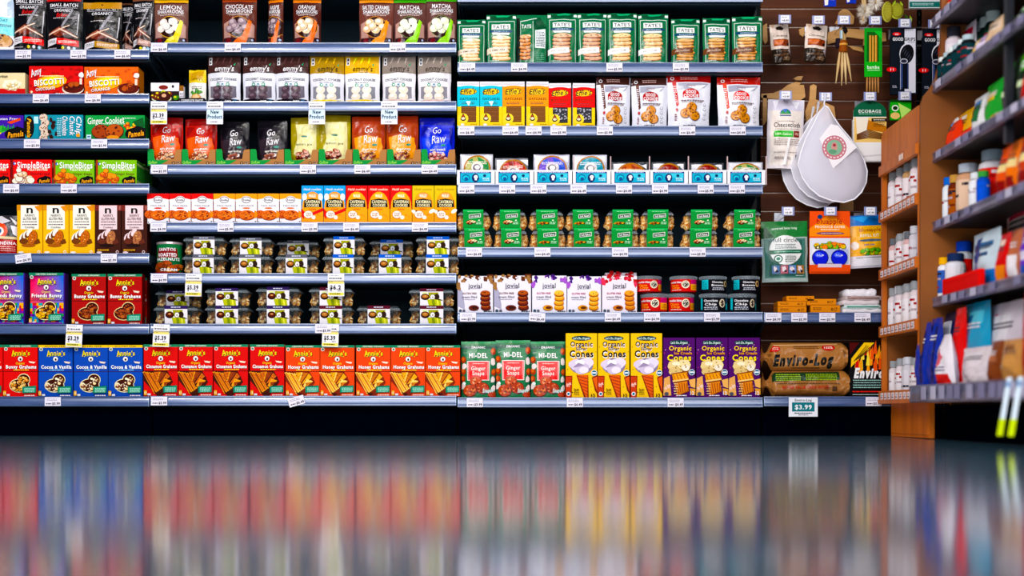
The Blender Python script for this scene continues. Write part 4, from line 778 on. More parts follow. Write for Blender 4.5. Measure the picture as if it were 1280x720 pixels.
def rail(x0, x1, parent, m=RAIL):
    mb = MB(); n = len(RPROF)
    for i in range(n-1):
        (ya, za), (yb, zb_) = RPROF[i], RPROF[i+1]; nn = None
        if 3 <= i < 12: t0, t1 = [math.radians(23.3-2.6*(i-3)-2.6*q_) for q_ in (0, 1)]; N0, N1 = (0, -math.cos(t0), math.sin(t0)), (0, -math.cos(t1), math.sin(t1)); nn = [N0, N1, N1, N0]
        mb.add([(x0, ya, za), (x0, yb, zb_), (x1, yb, zb_), (x1, ya, za)], [(0, 1, 2, 3)], '5070a0', nn)
    o = mb.build('price_rail', m, parent, True)
    for s_, x in ((1, x0), (-1, x1)): e = MB(); e.prism([(y-.0006, z) for y, z in RPROF], x-.0002*s_, x+.0022*s_, 'b0c0e0', 'yz'); oo = e.build('rail_end_cap', mat('rail_end_plastic', '9ab0d8', rough=.3, metal=.3), parent); CAPS.append(oo)
    return o
def unit(label, x0, x1, lips, base, top=None, depth=.46, name='gondola_shelving', back=True):
    root = link(name, None, None, (wx((x0+x1)/2), 0, 0)); cx = wx((x0+x1)/2); X0, X1 = wx(x0)-cx, wx(x1)-cx
    tag(root, label, 'shelving')
    if back:
        mb = MB(); mb.box(X0, depth, .10, X1, depth+.02, 2.25, '10222a', .002)
        for k in range(1, 12): mb.box(X0+.03, depth-.0012, .1+k*.18, X1-.03, depth+.001, .1+k*.18+.0016, '061014')
        mb.build('back_panel', PANEL, root)
    for x in (X0+.001, X1-.026):
        mb = MB(); mb.box(x, depth-.03, .0, x+.025, depth-.001, 2.25, '0a1218', .002)
        for k in range(60): mb.box(x+.010, depth-.031, .12+k*.035, x+.015, depth-.0295, .135+k*.035, '000000')
        mb.build('upright', STEEL, root)
    Z = []
    if top: mb = MB(); zt = wz(top, 0); mb.box(X0+.002, .001, zt-.03, X1-.002, depth-.032, zt, '24404e', .002); mb.build('shelf', BOARD, root); r = rail(X0+.001, X1-.001, root); r.location = (0, 0, zt); CAPS[-1].location = CAPS[-2].location = (0, 0, zt)
    for i, y in enumerate(lips):
        z = wz(y, 0); Z.append(z); last = i == len(lips)-1
        mb = MB(); mb.box(X0+.002, .001, z-.032, X1-.002, depth-.032, z-.002, '24404e', .002); mb.box(X0+.002, .02, z-.042, X1-.002, .05, z-.032, '24404e', .002)
        for s_ in (X0+.01, X1-.016): mb.prism([(.03, z-.032), (depth-.03, z-.032), (depth-.03, z-.11)], s_, s_+.006, '14202a', 'yz')
        sh = mb.build('base_shelf' if last and base else 'shelf', BOARD, root)
        r = rail(X0+.001, X1-.001, sh); r.location = (0, 0, z); CAPS[-1].location = CAPS[-2].location = (0, 0, z)
    if base:
        mb = MB(); mb.box(X0+.001, .03, -.005, X1-.001, .05, Z[-1]-.034, '05090c', .003); mb.build('kick_plate', mat('kick_plate_steel', '00020a', rough=.8, spec=0), root)
    return Z
AL = [62.3, 117.5, 173.8, 229.8, 316.8, 405, 495.5]; BL = [53.8, 127, 205.8, 278, 341.6, 404.6, 494.8]; CL = [-9, 78.5, 157.6, 230.4, 309.2, 390.2, 496.8]
ZA = unit('dark steel shelving bay carrying the biscotti boxes and small oat biscuit boxes', -190, 187, AL, True, -28)
ZB = unit('wide dark shelving bay with pouches, trays and clamshells behind bright price rails', 188.5, 570.5, BL, True, -22)
ZC = unit('dark shelving bay with green cookie bags above green clamshells, beside the slatwall', 572, 953, CL, True)
ZD = unit('low shelf and base deck standing in front of the brown slatwall', 954.5, 1180, [390.6, 495.5], True, name='slatwall_fixture', depth=.33, back=False)
SW = .30     # slatwall face
slat = mat('brown_slat_laminate', '5c2e14', rough=.6, spec=.15, nz=('441f0c', (1.2, 3, 22)))
mb = MB(); zz = wz(11, SW); st = 23*(CAM_D+SW)/FPX; x0, x1 = wx(951, SW), wx(1330, SW)
zs = [zz+st*4-st*i for i in range(28)]
for z in zs:
    if z-st < .02: break
    mb.box(x0, SW, z-st+.0045, x1, SW+.018, z, '4a2c1a', .0015); mb.box(x0, SW+.0015, z-st, x1, SW+.002+.01, z-st+.0045, '5a4636')
sw = mb.build('slat_panel', slat, bpy.data.objects['slatwall_fixture']); sw.location = (-wx((954.5+1180)/2), 0, 0)
e = MB()
for z in zs[:24]: e.box(x0, SW-.0008, z-.0028, x1, SW+.0006, z-.0006, 'a09080')
g = e.build('slot_insert', mat('aluminium_slot_insert', '8a8078', rough=.35, metal=.7), sw)

# ------------------------------------------------------------------ rows of goods on the three bays
sA = lambda i: ZA[i]-.002
sB = lambda i: ZB[i]-.002
sC = lambda i: ZC[i]-.002
P = place
P('teal_bag', -22, 17, -5, sA(0), desc='white and teal cookie bag at the frame edge', cat='bag', name='cookie_bag')
P('small_red', 14, 55, -8, sA(0), rot=3, desc='black chocolate bag with red label, no top band', cat='bag', name='chocolate_bag')
P('small_red2', 56, 101, -3, sA(0), desc='black chocolate bag with thin red top band', cat='bag', name='chocolate_bag')
P('small_gold', 102, 150, 1, sA(0), desc='black chocolate bag with gold top band', cat='bag', name='chocolate_bag')
P('small_brown', 161, 189, -3, sA(0), rot=-12, desc='black chocolate bag turned sideways beside the gold-banded one', cat='bag', name='chocolate_bag')
P('small_brown', 150, 166, 2, sA(0), Y=.1, desc='brown-topped chocolate bag set back in the gap', cat='bag', name='chocolate_bag')
P('beige_box', -2, 31.5, 91, sA(1), desc='cream cookie box with red base', name='cookie_box')
P('bisc_red', 36, 104, 82.5, sA(1), desc='long red chocolate biscotti box', name='biscotti_box'); P('bisc_or', 105, 173, 83.5, sA(1), desc='long orange-flavour biscotti box', name='biscotti_box')
P('purple_box', -12, 29.5, 144, sA(2), desc='purple cookie box with black oval', name='cookie_box'); P('tealcookie', 30.5, 104, 143.5, sA(2), desc='teal chocolate chunk cookie box', name='cookie_box'); P('gingerc', 106.5, 181, 144, sA(2), desc='green ginger cookies box', name='cookie_box')
for x in (-38, 14): P('simple_red', x, x+51, 199.5, sA(3), desc='red mini cookie bites box', name='cookie_box')
for x in (67, 120): P('simple_green', x, x+51, 200, sA(3), desc='light green mini ginger bites box', name='cookie_box')
P('simple_green', 158, 181, 205, sA(3), Y=.16, desc='green bites box standing back in the shadow', name='cookie_box')
P('andina', -19, 19, 268, sA(4), desc='clear granola bag with dark red label', cat='bag', name='granola_bag')
for i in range(3): P('oat_yellow', 21+i*32.6, 53.3+i*32.6, 256, sA(4), desc='yellow oat biscuit box', name='biscuit_box')
for i in range(2): P('oat_brown', 118.8+i*32.8, 151.3+i*32.8, 256.3, sA(4), desc='dark brown oat biscuit box', name='biscuit_box')
for x in (-12, 38): P('annie_rain', x, x+43, 341.5, sA(5), desc='rainbow-coloured snack cookie box', name='cookie_box')
for x in (89.5, 134.5): P('annie_dkred', x, x+43, 342.5, sA(5), desc='dark red chocolate graham box', name='cookie_box')
P('annie_dkred', 158, 184, 347, sA(5), Y=.2, desc='dark red graham box standing back in shadow', name='cookie_box')
for x in (-39.5, 4): P('annie_bunnyg', x, x+43, 431, sA(6), desc='bright red small graham snack box', name='cookie_box')
for x in (48, 92, 135.3): P('annie_blue', x, x+43, 431.3, sA(6), desc='blue cocoa and vanilla cookie box', name='cookie_box')
rr = random.Random(4)
for i, x in enumerate((179.3, 223, 266.8, 312.3)): P('annie_cinn', x, x+43.2, 430.5, sB(6)+(-.0 if i else 0), desc='red cinnamon graham cracker box', name='cracker_box', jit=rr.uniform(-.6, .6))
for i, x in enumerate((356.7, 400, 445, 488.5, 532)): P('annie_honey', x, x+43.2, 431.5, sB(6), desc='orange honey graham cracker box', name='cracker_box', jit=rr.uniform(-.6, .6))
# second bay
P('shk_lemon', 190, 233, -3, sB(0), desc='lemon coconut macaroon pouch with yellow swirl', cat='pouch', name='macaroon_pouch'); P('shk_choc', 276, 319, -4, sB(0), desc='chocolate coconut macaroon pouch', cat='pouch', name='macaroon_pouch')
P('shk_turn', 329, 350, -3, sB(0), rot=-20, desc='macaroon pouch turned sideways beside the chocolate one', cat='pouch', name='macaroon_pouch'); P('shk_orange', 365, 400, -3, sB(0), desc='macaroon pouch with orange swirl and round window', cat='pouch', name='macaroon_pouch')
P('shk_caramel', 448, 491, -3, sB(0), desc='salted caramel macaroon pouch with orange top', cat='pouch', name='macaroon_pouch'); P('shk_matcha', 491.5, 532, -3, sB(0), desc='matcha macaroon pouch with green top', cat='pouch', name='macaroon_pouch'); P('shk_matcha2', 533, 571, -5, sB(0), rot=4, desc='matcha macaroon pouch leaning at the bay end', cat='pouch', name='macaroon_pouch')
P('veg_box', 188.5, 224, 103.5, sB(1), desc='small low white and brown snack box', name='snack_box'); P('white_strip', 223.8, 229.4, 107, sB(1), desc='narrow white snack carton', name='snack_box'); P('emm_tiny', 233, 256, 86, sB(1), rot=-6, desc='small yellow and white cookie pouch', cat='pouch', name='cookie_pouch')
P('snack_strip', 224, 256, 122.6, sB(1), Y=.012, desc='black snack strip carton lying low under the small yellow pouch', name='snack_box')
for x in (257, 301.5, 342.5): P('emm_brown', x, x+41.5, 66.5, sB(1), desc='white coconut cookie pouch with dark brown top', cat='pouch', name='cookie_pouch', jit=rr.uniform(-4, 4))
P('emm_gold', 386, 429, 67, sB(1), desc='coconut cookie pouch with dull gold top', cat='pouch', name='cookie_pouch'); P('emm_yellow', 430, 474, 67, sB(1), desc='coconut cookie pouch with bright yellow top', cat='pouch', name='cookie_pouch')
for x in (476.5, 521): P('emm_taupe', x, x+42, 66.5, sB(1), desc='white coconut cookie pouch with taupe top', cat='pouch', name='cookie_pouch', jit=rr.uniform(-3, 3))
for key, x0, x1, t, ds, ro in (('raw_orange', 187, 227, 145, 'orange granola pouch', 4), ('raw_orange', 229, 269, 147, 'orange granola pouch', -2), ('raw_black', 274, 310, 150, 'black super cookie pouch', 2), ('raw_black', 319, 357, 149, 'black super cookie pouch', -5),
     ('raw_yellow', 361, 398, 145, 'crumpled pale yellow cookie pouch', -5), ('raw_yellow', 398, 438, 142, 'crumpled pale yellow cookie pouch', 6), ('raw_amber', 439, 481, 144, 'amber ginger cookie pouch', 0), ('raw_amber', 483, 523, 143, 'amber ginger cookie pouch', 5), ('raw_blue', 524, 568, 145.5, 'bright blue mint cookie pouch', 0)):
    P(key, x0, x1, t, sB(2)+.002, Y=.03, rot=ro, desc=ds, cat='pouch', name='cookie_pouch')
for i in range(9): x = 184.7+i*42.75; P('raw_tray', x, x+42, 186.5, sB(2), Y=.012, desc='green and brown cardboard display tray', cat='display tray', name='display_tray', short='cardboard display tray')
for i in range(7): x = 184+i*27.6; P('kook_red' if i < 3 else 'kook_gold', x, x+27, 242, sB(3), desc='white cookie box with '+('red' if i < 3 else 'golden yellow')+' top', name='cookie_box')
for i in range(7): x = 377+i*27.7; P(('cave_blue', 'cave_red', 'cave_yellow')[0 if i < 2 else 1 if i < 5 else 2], x, x+27, 232, sB(3), desc=('sky blue', 'red', 'pale yellow')[0 if i < 2 else 1 if i < 5 else 2]+' and orange cookie box', name='cookie_box')
P('can', 192, 224.5, 302, sB(4), desc='green and red canister of hazelnuts with tin rim', cat='canister', name='nut_canister')
PC = place_clam
def stackpair(kb, kt, x0, x1, z0, ytm, ytt, ds, nth, Yt=.02, dx=0):
    a = PC(kb, x0, x1, ytm, z0, desc='coconut clamshell, '+ds+', lower one of the '+nth+' stack'); zt = wz(ytm, .02)+.001
    if kt: PC(kt, x0+dx, x1+dx, ytt, zt, Y=.02+Yt-.02, desc='coconut clamshell, '+ds+', upper one of the '+nth+' stack')
o_ = ['first', 'second', 'third', 'fourth', 'fifth', 'sixth', 'seventh', 'eighth']
for i, (x0, x1, c, c2, yt) in enumerate(((228, 279, 'clam_grey', .02, 296), (286, 338, 'clam_grey', .02, 297.5), (344, 396, 'clam_grey', .12, 301), (403, 454, 'clam_blue', .02, 296), (460, 514, 'clam_blue', .12, 300), (519, 573, 'clam_blue', .02, 296))):
    stackpair(c, c, x0, x1, sB(4), 318.5, yt, 'grey label strip' if i < 3 else 'blue label strip', o_[i], c2, 2 if i in (2, 4) else 1)
for i, (x0, x1, c, c2, yt) in enumerate(((192, 247, 'clam_purple', .12, 363.5), (256, 310, 'clam_purple', .02, 360.5), (320, 374, 'clam_purple', .02, 359), (386, 440, 'clam_wine', .02, 359.5), (446, 500, 'clam_wine', 0, 0), (511, 567, 'clam_wine', .02, 361))):
    stackpair(c, c if c2 else None, x0, x1, sB(5), 382.5, yt, 'purple label strip' if i < 3 else 'wine-red label strip', o_[i], c2, 2 if i == 0 else 0)
# third bay
for key, x0, x1, t, ds, ro in (('tate_lemon', 571.5, 607, 22, 'green cookie bag showing pale thin cookies, shorter', 0), ('tate_lemon', 608, 645.5, 16, 'green cookie bag showing pale thin cookies, taller', 0), ('tate_turned', 646, 684, 16, 'green cookie bag turned to show its white nutrition panel', 0),
     ('tate_choc', 684.5, 722, 14, 'green chocolate chip cookie bag with white band', 0), ('tate_choc', 722.5, 759.5, 14, 'green chocolate chip cookie bag with white band', 1), ('tate_walnut', 760, 797, 14, 'green walnut cookie bag with golden cookies', 0), ('tate_walnut', 798, 836, 15, 'green walnut cookie bag with golden cookies', -2),
     ('tate_gf', 840, 876, 21, 'green cookie bag with brown band', 0), ('tate_gf', 880, 914.5, 20, 'green cookie bag with brown band', 2), ('tate_gf', 916, 954, 18, 'green cookie bag with brown band', -3)):
    P(key, x0, x1, t, sC(1), rot=ro, desc=ds, cat='bag', name='cookie_bag')
for i, (k, x, ds) in enumerate((('eff_teal', 571.6, 'turquoise'), ('eff_teal', 600, 'turquoise'), ('eff_orange', 628, 'amber orange'), ('eff_orange', 658, 'amber orange'), ('eff_red', 686, 'bright red'), ('eff_red', 716, 'bright red'))):
    P(k, x, x+27.7, 102 if i < 4 else 104, sC(2), desc=ds+' and yellow oatcake box with small window', name='oatcake_box', jit=(0, 0, -1, 2, -2, 3)[i])
P('good_brown', 747, 789, 94, sC(2), rot=3, desc='silver cookie pouch with dark brown top', cat='pouch', name='cookie_pouch'); P('good_brown', 790, 834, 95, sC(2), rot=-4, desc='silver cookie pouch with dark brown top', cat='pouch', name='cookie_pouch')
P('good_red', 836, 888, 91, sC(2), desc='wide silver cookie pouch with dark red top', cat='pouch', name='cookie_pouch'); P('good_orange', 899, 951, 94, sC(2), desc='white cookie pouch with orange-red top', cat='pouch', name='cookie_pouch')
for k, x0, x1, t, ds in (('ring_a', 575, 616, 192, 'green and gold ring'), ('ring_b', 619, 660, 197, 'dark red ring'), ('ring_c', 667, 712, 192.5, 'violet and blue ring'), ('ring_d', 716, 759, 193, 'teal blue ring'), ('ring_e', 765, 811, 202, 'orange ring, low behind its tray'), ('ring_f', 815, 857, 202, 'dim red ring, low behind its tray'), ('ring_f', 863, 905, 203, 'almost hidden dark ring, low behind its tray'), ('ring_a', 910, 954, 202, 'pale corner and brown ring, low behind its tray')):
    P(k, x0, x1, t, sC(3)+.002, Y=.06, desc='big cookie pack with '+ds, cat='cookie pack', name='cookie_pack')
for i in range(8): x = 570.8+i*48.3; P('ring_tray', x, x+48, 212.5, sC(3), Y=.008, desc='white display tray with blue picture label', cat='display tray', name='display_tray', short='blue-labelled white tray')
dv = MB(); dv.box(-.0022, 0, 0, .0022, .012, .115, 'c8b0b0', .0008); dv.box(-.001, .012, 0, .001, .2, .06, 'b8a8a8'); dvm = dv.mesh('shelf_divider', CARD)
for px in (717, 763, 811.5, 860, 908.5, 957): o = link('shelf_divider', dvm, None, (wx(px, .03), .012, sC(3)+.002)); ITEMS.append([o, 'thin pinkish upright shelf divider between display trays', 'divider', px, sC(3), 'divider'])
for i, (x0, x1) in enumerate(((574, 612), (620, 658), (665, 705), (711, 749), (758, 797), (802, 841), (856, 896), (910, 950))):
    k = 'roll_a' if i in (0, 1, 6, 7) else 'roll_b'; q = 'chocolate picture' if k == 'roll_a' else 'golden picture'
    PC(k, x0, x1, 286.5, sC(4), desc=f'green-banded cookie clamshell, {q}, lower of the {o_[i]} stack', cat='container'); PC(k, x0+(-1.5 if i < 4 else 1), x1+(-1.5 if i < 4 else 1), 263.5, wz(286.5, .02)+.001, desc=f'green-banded cookie clamshell, {q}, upper of the {o_[i]} stack', cat='container')
for k, x0, x1, t, ds in (('jov_choc', 572, 616.5, 345, 'white cookie box with brown cocoa decoration'), ('jov_choc', 617.5, 664, 344.5, 'white cookie box with brown cocoa decoration'), ('jov_fig', 665, 708.5, 344.5, 'white cookie box with purple fig decoration'), ('jov_fig', 709, 751.5, 345.5, 'white cookie box with purple fig decoration'), ('jov_cherry', 752.5, 796.5, 344.8, 'white cookie box with red cherry decoration')):
    P(k, x0, x1, t, sC(5), desc=ds, name='cookie_box')
P('jov_cherry', 756, 796, 341, sC(5), Y=.12, desc='cherry cookie box standing behind the front one', name='cookie_box')
for i, x in enumerate((798, 837, 876, 914.5)):
    kb, kt = ('tub_red', 'tub_red') if i < 2 else ('tub_dark2', 'tub_dark'); c = 'red' if i < 2 else 'black and turquoise'; q = ('spice-rack side' if i % 2 else 'white box side')
    P(kb, x, x+36, 366.5, sC(5), rot=(-12, 10, 0, 8)[i], desc=f'{c} cookie tub, lower one, {"second" if i % 2 else "first"} stack', cat='tub', name='cookie_tub'); P(kt, x, x+35, 344.5, wz(366.5, .02)+.001, rot=(14, -6, 0, -10)[i], desc=f'{c} cookie tub, upper one, {"second" if i % 2 else "first"} stack', cat='tub', name='cookie_tub')
for x, ds in ((576, 0), (619.7, 0), (663.5, 0)): P('gingersnap', x, x+43.4, 426.5 if x != 619.7 else 425, sC(6), desc='green ginger snap bag with red label', cat='bag', name='cookie_bag', jit=rr.uniform(-1, 1))
for x in (707, 747.3, 788.3): P('cone_yellow', x, x+39.6, 416.5, sC(6), desc='yellow sugar cone box', name='cone_box')
for x in (829, 870, 910.3): P('cone_purple', x, x+40, 422, sC(6), desc='purple ice cream cone box', name='cone_box')
# ------------------------------------------------------------------ things hanging on the slatwall
HOOKS = mat('hook_wire', 'a8a8b0', rough=.3, metal=.9)
def tagplate(w, h, price='$', fs=2.4, rows=2):
    mb = MB(); W, H = w*U, h*U; mb.box(-W/2, 0, 0, W/2, .0012, H, 'f2f0f6'); a = Art(mb, w, h)
    a.micro(1.5, h*.22, w-3, '8c8898', .7, rows-1); a.t(price, w*.62, h*.72, fs, '18161e', None, .06); a.micro(1.4, h*.68, w*.36, '5a5666', .9)
    return mb.mesh('price_tag', PAPER)
HT = {p: tagplate(11, 9, p, 2.3) for p in ('4.99', '3.49', '7.99')}
def hook(px, py, Y, what, tp='4.99'):      # peg hook with a scan plate, swinging price tag part
    x, z = wx(px, Y), wz(py, Y); mb = MB(); mb.tube([(0, SW-Y-.001, -.012), (0, .004, -.012), (0, .002, -.004)], .0018); mb.tube([(0, SW-Y-.001, .012), (0, .006, .012)], .0013); mb.box(-.02, SW-Y-.004, -.02, .02, SW-Y-.0005, .02)
    r = mb.build('peg_hook', HOOKS); r.location = (x, Y, z); tag(r, 'metal peg hook with price plate '+what, 'hook', 'peg hooks on the slatwall')
    p = MB(); p.box(-.026, -.002, -.018, .026, .001, .018, '8a90b8', .001); p.box(-.018, -.003, -.016, .018, -.001, .016, 'c8cce0')
    pp = p.build('tag_holder', mat('tag_holder_plastic', attr=True, rough=.25), r); t = link('price_tag', HT[tp], pp, (0, -.0045, -.0145)); return r
def hang(key, x0, x1, t, b, Y, desc, cat, name, rot=0, tilt=0):
    w, h, parts = D[key]; o = link(name, parts[0][1]); o.location = (wx((x0+x1)/2, Y), Y, wz(b, Y)); o.scale = ((wx(x1, Y)-wx(x0, Y))/(w*U), 1, (wz(t, Y)-wz(b, Y))/(h*U)); o.rotation_euler = (0, math.radians(tilt), math.radians(rot))
    for pn, me in parts[1:]: link(pn, me, o)
    tag(o, desc, cat); return o
def d_chz(a):
    a.p('d4cede', (0, 0), (45, 0), (44, 14), (1, 14)); a.p('f6f2fa', (6, 2), (14, 1), (9, 12)); a.p('f6f2fa', (30, 2), (40, 3), (36, 12)); a.r(4, 14, 43, 82, 'eadfd8'); a.e(22, 18.5, 7, 6.6, '1c64b8', 14, a0=0, a1=180); a.p('2a8a4a', (15, 18.5), (19, 13), (22, 17), (25, 12.6), (29, 18.5)); a.r(15, 19.5, 29, 21, '1c3c7a')
    a.micro(12, 27, 34, '6a5a58', .8); a.t('Cheesecloth', 24.5, 32, 6, '1a1214', 33, .03); a.micro(9, 37, 40, '8a7a78', .8); a.r(8, 39.5, 32, 47.4, '3fae2c'); a.r(32.5, 39.5, 40, 47.4, '7a2a1c'); a.t('100% Cotton', 20, 43.6, 2.8, 'eaffd8', 20, .06); a.micro(34, 42, 39, 'e8c8b8', .9, 2)
    a.micro(8, 50, 42, '8a7e80', .7, 4, 2.2); a.micro(8, 66, 42, '8a7e80', .7, 1); a.micro(9, 72, 30, '8a7e80', .8, 2); a.r(36, 69, 42, 75, '4a4450'); a.p('fbf6f6', (26, 48), (29, 48), (24, 82), (20, 82))
pouch('cheesecloth', 46, 86, .05, 'e2dade', d_chz, crumple=1.3, gus=.7)
hook(982, 119, .12, 'above the cheesecloth bag', '3.49'); hang('cheesecloth', 958.5, 1004, 123, 210, .14, 'clear bag of folded cheesecloth with green label on slatwall', 'cloth bag', 'cheesecloth_bag', tilt=2)
def d_eco(a):
    a.r(0, 13, 40, 56, 'f4f0f2'); a.e(20, 15, 20, 15, '0d5a3e', 20, a0=0, a1=180); a.r(0, 14, 40, 20, '0d5a3e'); a.e(20, 3, 2.6, 1.4, '0a3a28', 8); a.t('ECOBAGS', 20, 13, 3.6, 'eef6f0', 27, .05); a.micro(7, 16, 34, 'a8d0bc', .8)
    a.r(1, 21, 40, 52, 'f0c884'); a.p('f8ecdc', (3, 21), (18, 21), (18, 46), (5, 48)); a.p('c07828', (18, 24), (40, 32), (40, 40), (16, 36)); a.r(22, 22, 40, 26, '18120e'); a.micro(24, 23.4, 38, 'f0e8e0', .9); a.micro(24, 27, 38, '6a4418', 1, 3, 2)
    for k in range(7): a.p('6a3c10', (4, 42+k), (18, 36+k*1.6), (38, 42+k), (38, 42.8+k), (18, 37+k*1.6), (4, 43+k))
    a.r(0, 52, 40, 75, 'f4efee'); a.p('dcd2d4', (0, 70), (40, 66), (40, 68), (0, 72))
def header_shape(key, w, h, d, col, art, dome=.2, m=None):      # carded pack with a domed header
    mb = MB(); n = 14; pts = [(-w/2*U, 0), (w/2*U, 0), (w/2*U, h*(1-dome)*U)]+[(w/2*U*math.cos(PI*k/n), (h*(1-dome)+h*dome*math.sin(PI*k/n))*U) for k in range(1, n)]+[(-w/2*U, h*(1-dome)*U)]
    mb.prism(pts, 0, .002, col); mb.box(-w/2*U+.003, .002, .002, w/2*U-.003, d, h*(1-dome-.08)*U, col, .004); a = Art(mb, w, h); art(a); D[key] = (w, h, [('card', mb.mesh(key, m or CARD))])
header_shape('ecobag', 40, 76, .04, 'efeaea', d_eco); hook(1087.5, 120.5, .12, 'above the green domed cotton bag pack'); hang('ecobag', 1066.5, 1108, 126, 202, .14, 'domed green card with folded cotton bag, on slatwall beside rack', 'bag pack', 'cotton_bag_pack')
# mesh produce bag
def pillow_outline(name, pts, dpt, m, rim=None, k=9):
    cx = sum(p[0] for p in pts)/len(pts); cz = sum(p[1] for p in pts)/len(pts); n = len(pts); mb = MB(); vs = []
    for back in (0, 1):
        for j in range(k+1):
            t = 1-j/k
            for p in pts:
                dd = dpt*math.sqrt(max(0, 1-t*t))*(1+.25*noise.noise(Vector((p[0]*30, t*4, p[1]*30)))); vs.append((cx+(p[0]-cx)*t, dd if back else -dd, cz+(p[1]-cz)*t))
    fs = []
    for b in (0, 1):
        for j in range(k):
            for i in range(n):
                o = b*(k+1)*n; a = o+j*n+i; c = o+j*n+(i+1) % n; q = (a, c, c+n, a+n); fs.append(q[::-1] if b else q)
    mb.add(vs, fs, 'e6e4f2'); o = mb.build(name, m, None, True)
    if rim: r = MB(); r.tube([(p[0], 0, p[1]) for p in pts+[pts[0]]], rim, 'f8f6fc', 6); r.build('piping', PAPER, o, True)
    return o
Yb = .09; q = [(wx(x, Yb), wz(y, Yb)) for x, y in ((1031, 132), (1024, 140), (1016, 156), (1008, 172), (1001, 190), (997, 206), (1003, 222), (1012, 235), (1024, 245), (1040, 251), (1055, 253), (1068, 249), (1077, 240), (1083, 228), (1084, 214), (1080, 200), (1072, 186), (1062, 172), (1050, 158), (1041, 145), (1035, 134))]
qq = [(x-wx(1031, Yb), z-wz(132, Yb)) for x, z in q]
nb = pillow_outline('produce_bag', qq, .03, NETM, .0032); nb.location = (wx(1031, Yb), Yb, wz(132, Yb)); tag(nb, 'front white mesh produce bag with round red and green emblem', 'mesh bag')
lb = MB(); S = lambda u, v, e: ((u)*U-.01, -.034-e, -v*U); a = Art(lb, 40, 0, S); S2 = [(-14, 49), (3, 31), (9, 29), (34, 54), (12, 83)]
a.surf = lambda u, v, e: (u*U*1.02, -.034-e, v*U*1.02); a.p('f6f2f6', *[(x, y-4) for x, y in ((-9, 47), (5, 29), (14, 31), (37, 58), (8, 84))])
ex, ey = 9.5, 54
a.e(ex, ey, 15, 15, 'c07886', 26); a.e(ex, ey, 13.4, 13.4, 'efe0e2', 26); a.e(ex, ey, 11.8, 11.8, 'c47c86', 26); a.e(ex, ey, 9.6, 9.6, '8ab49a', 22); a.e(ex, ey-1, 4, 6, 'c89a90', 12); a.e(ex-2, ey+5, 5, 3, '6a9a7c', 12); a.e(ex, ey-3, 2, 2, '9a3c4c', 9)
for k in range(18): t = 2*PI*k/18; a.e(ex+12.6*math.cos(t), ey+12.6*math.sin(t), .9, .9, 'b8606e', 6)
lb.build('sewn_label', PAPER, nb)
cs = MB(); cs.tube([(0, 0, -.005), (-.003, 0, .01), (.004, .004, .03), (.002, .0, .052)], .0035, 'e8e6f0'); cs.tube([(-.01, 0, -.03), (-.002, .003, .0), (-.002, .0, .05)], .003, 'd8d6e4'); cs.build('drawstring', PAPER, nb, True)
for j, (dx, dz, yy, rx) in enumerate(((-5, -9, .15, .06), (-9, -14, .20, .13))):
    r = nb.copy(); COL.objects.link(r); r.location = (nb.location[0]+dx*U, yy, nb.location[2]+dz*U*.6); r.rotation_euler = (0, rx, 0); r.scale = (.9, .7, .93)
    for c in list(nb.children):
        if 'sewn' in c.name: continue
        d = c.copy(); COL.objects.link(d); d.parent = r
    tag(r, ('second mesh produce bag, just behind the one with the emblem', 'third mesh produce bag, hindmost under the netting pile')[j], 'mesh bag')
hook(1032, 121, .10, 'above the mesh produce bags', '7.99')
# small carded spice pouches
def d_pch(a):
    a.r(0, 0, 22, 31, 'ead8cc'); a.p('221814', (6, 4), (12, 2), (16, 5), (13, 8), (7, 7)); a.p('c8a890', (0, 0), (6, 0), (3, 5)); a.t('Cinnamon', 11, 14.5, 2.6, '2a1c18', 17, .04, .2); a.r(2, 19, 20, 27.4, '8a3c14'); a.p('c86a28', (3, 20), (14, 20), (10, 26), (3, 26)); a.e(18.4, 25, 1.8, 1.8, '1a1410', 8); a.r(0, 31, 23, 47, '241a14')
    for k in range(14): y = 32+a.rnd.uniform(0, 13); x = a.rnd.uniform(0, 14); a.p(a.rnd.choice(['5a4030', '7a5c44', '3a281c', '8c7460']), (x, y), (x+8, y+a.rnd.uniform(-1, 1)), (x+8, y+1.4), (x, y+1.2))
    a.p('c8b8c0', (18, 33), (22, 30), (22, 40), (19, 36))
pouch('bark', 23, 47, .05, '2c2018', d_pch, crumple=1.4)
hook(981, 24, .12, 'above the first carded bark pouch'); hang('bark', 967, 993, 29, 77, .15, 'small pouch of dark bark with cream card, beside the green bags', 'pouch', 'spice_pouch', tilt=-4, rot=12)
hook(1023, 25, .12, 'above the second carded bark pouch', '3.49'); hang('bark', 1006, 1035, 29, 76, .15, 'small bark pouch with cream card, next to the wooden forks', 'pouch', 'spice_pouch', tilt=5, rot=8)
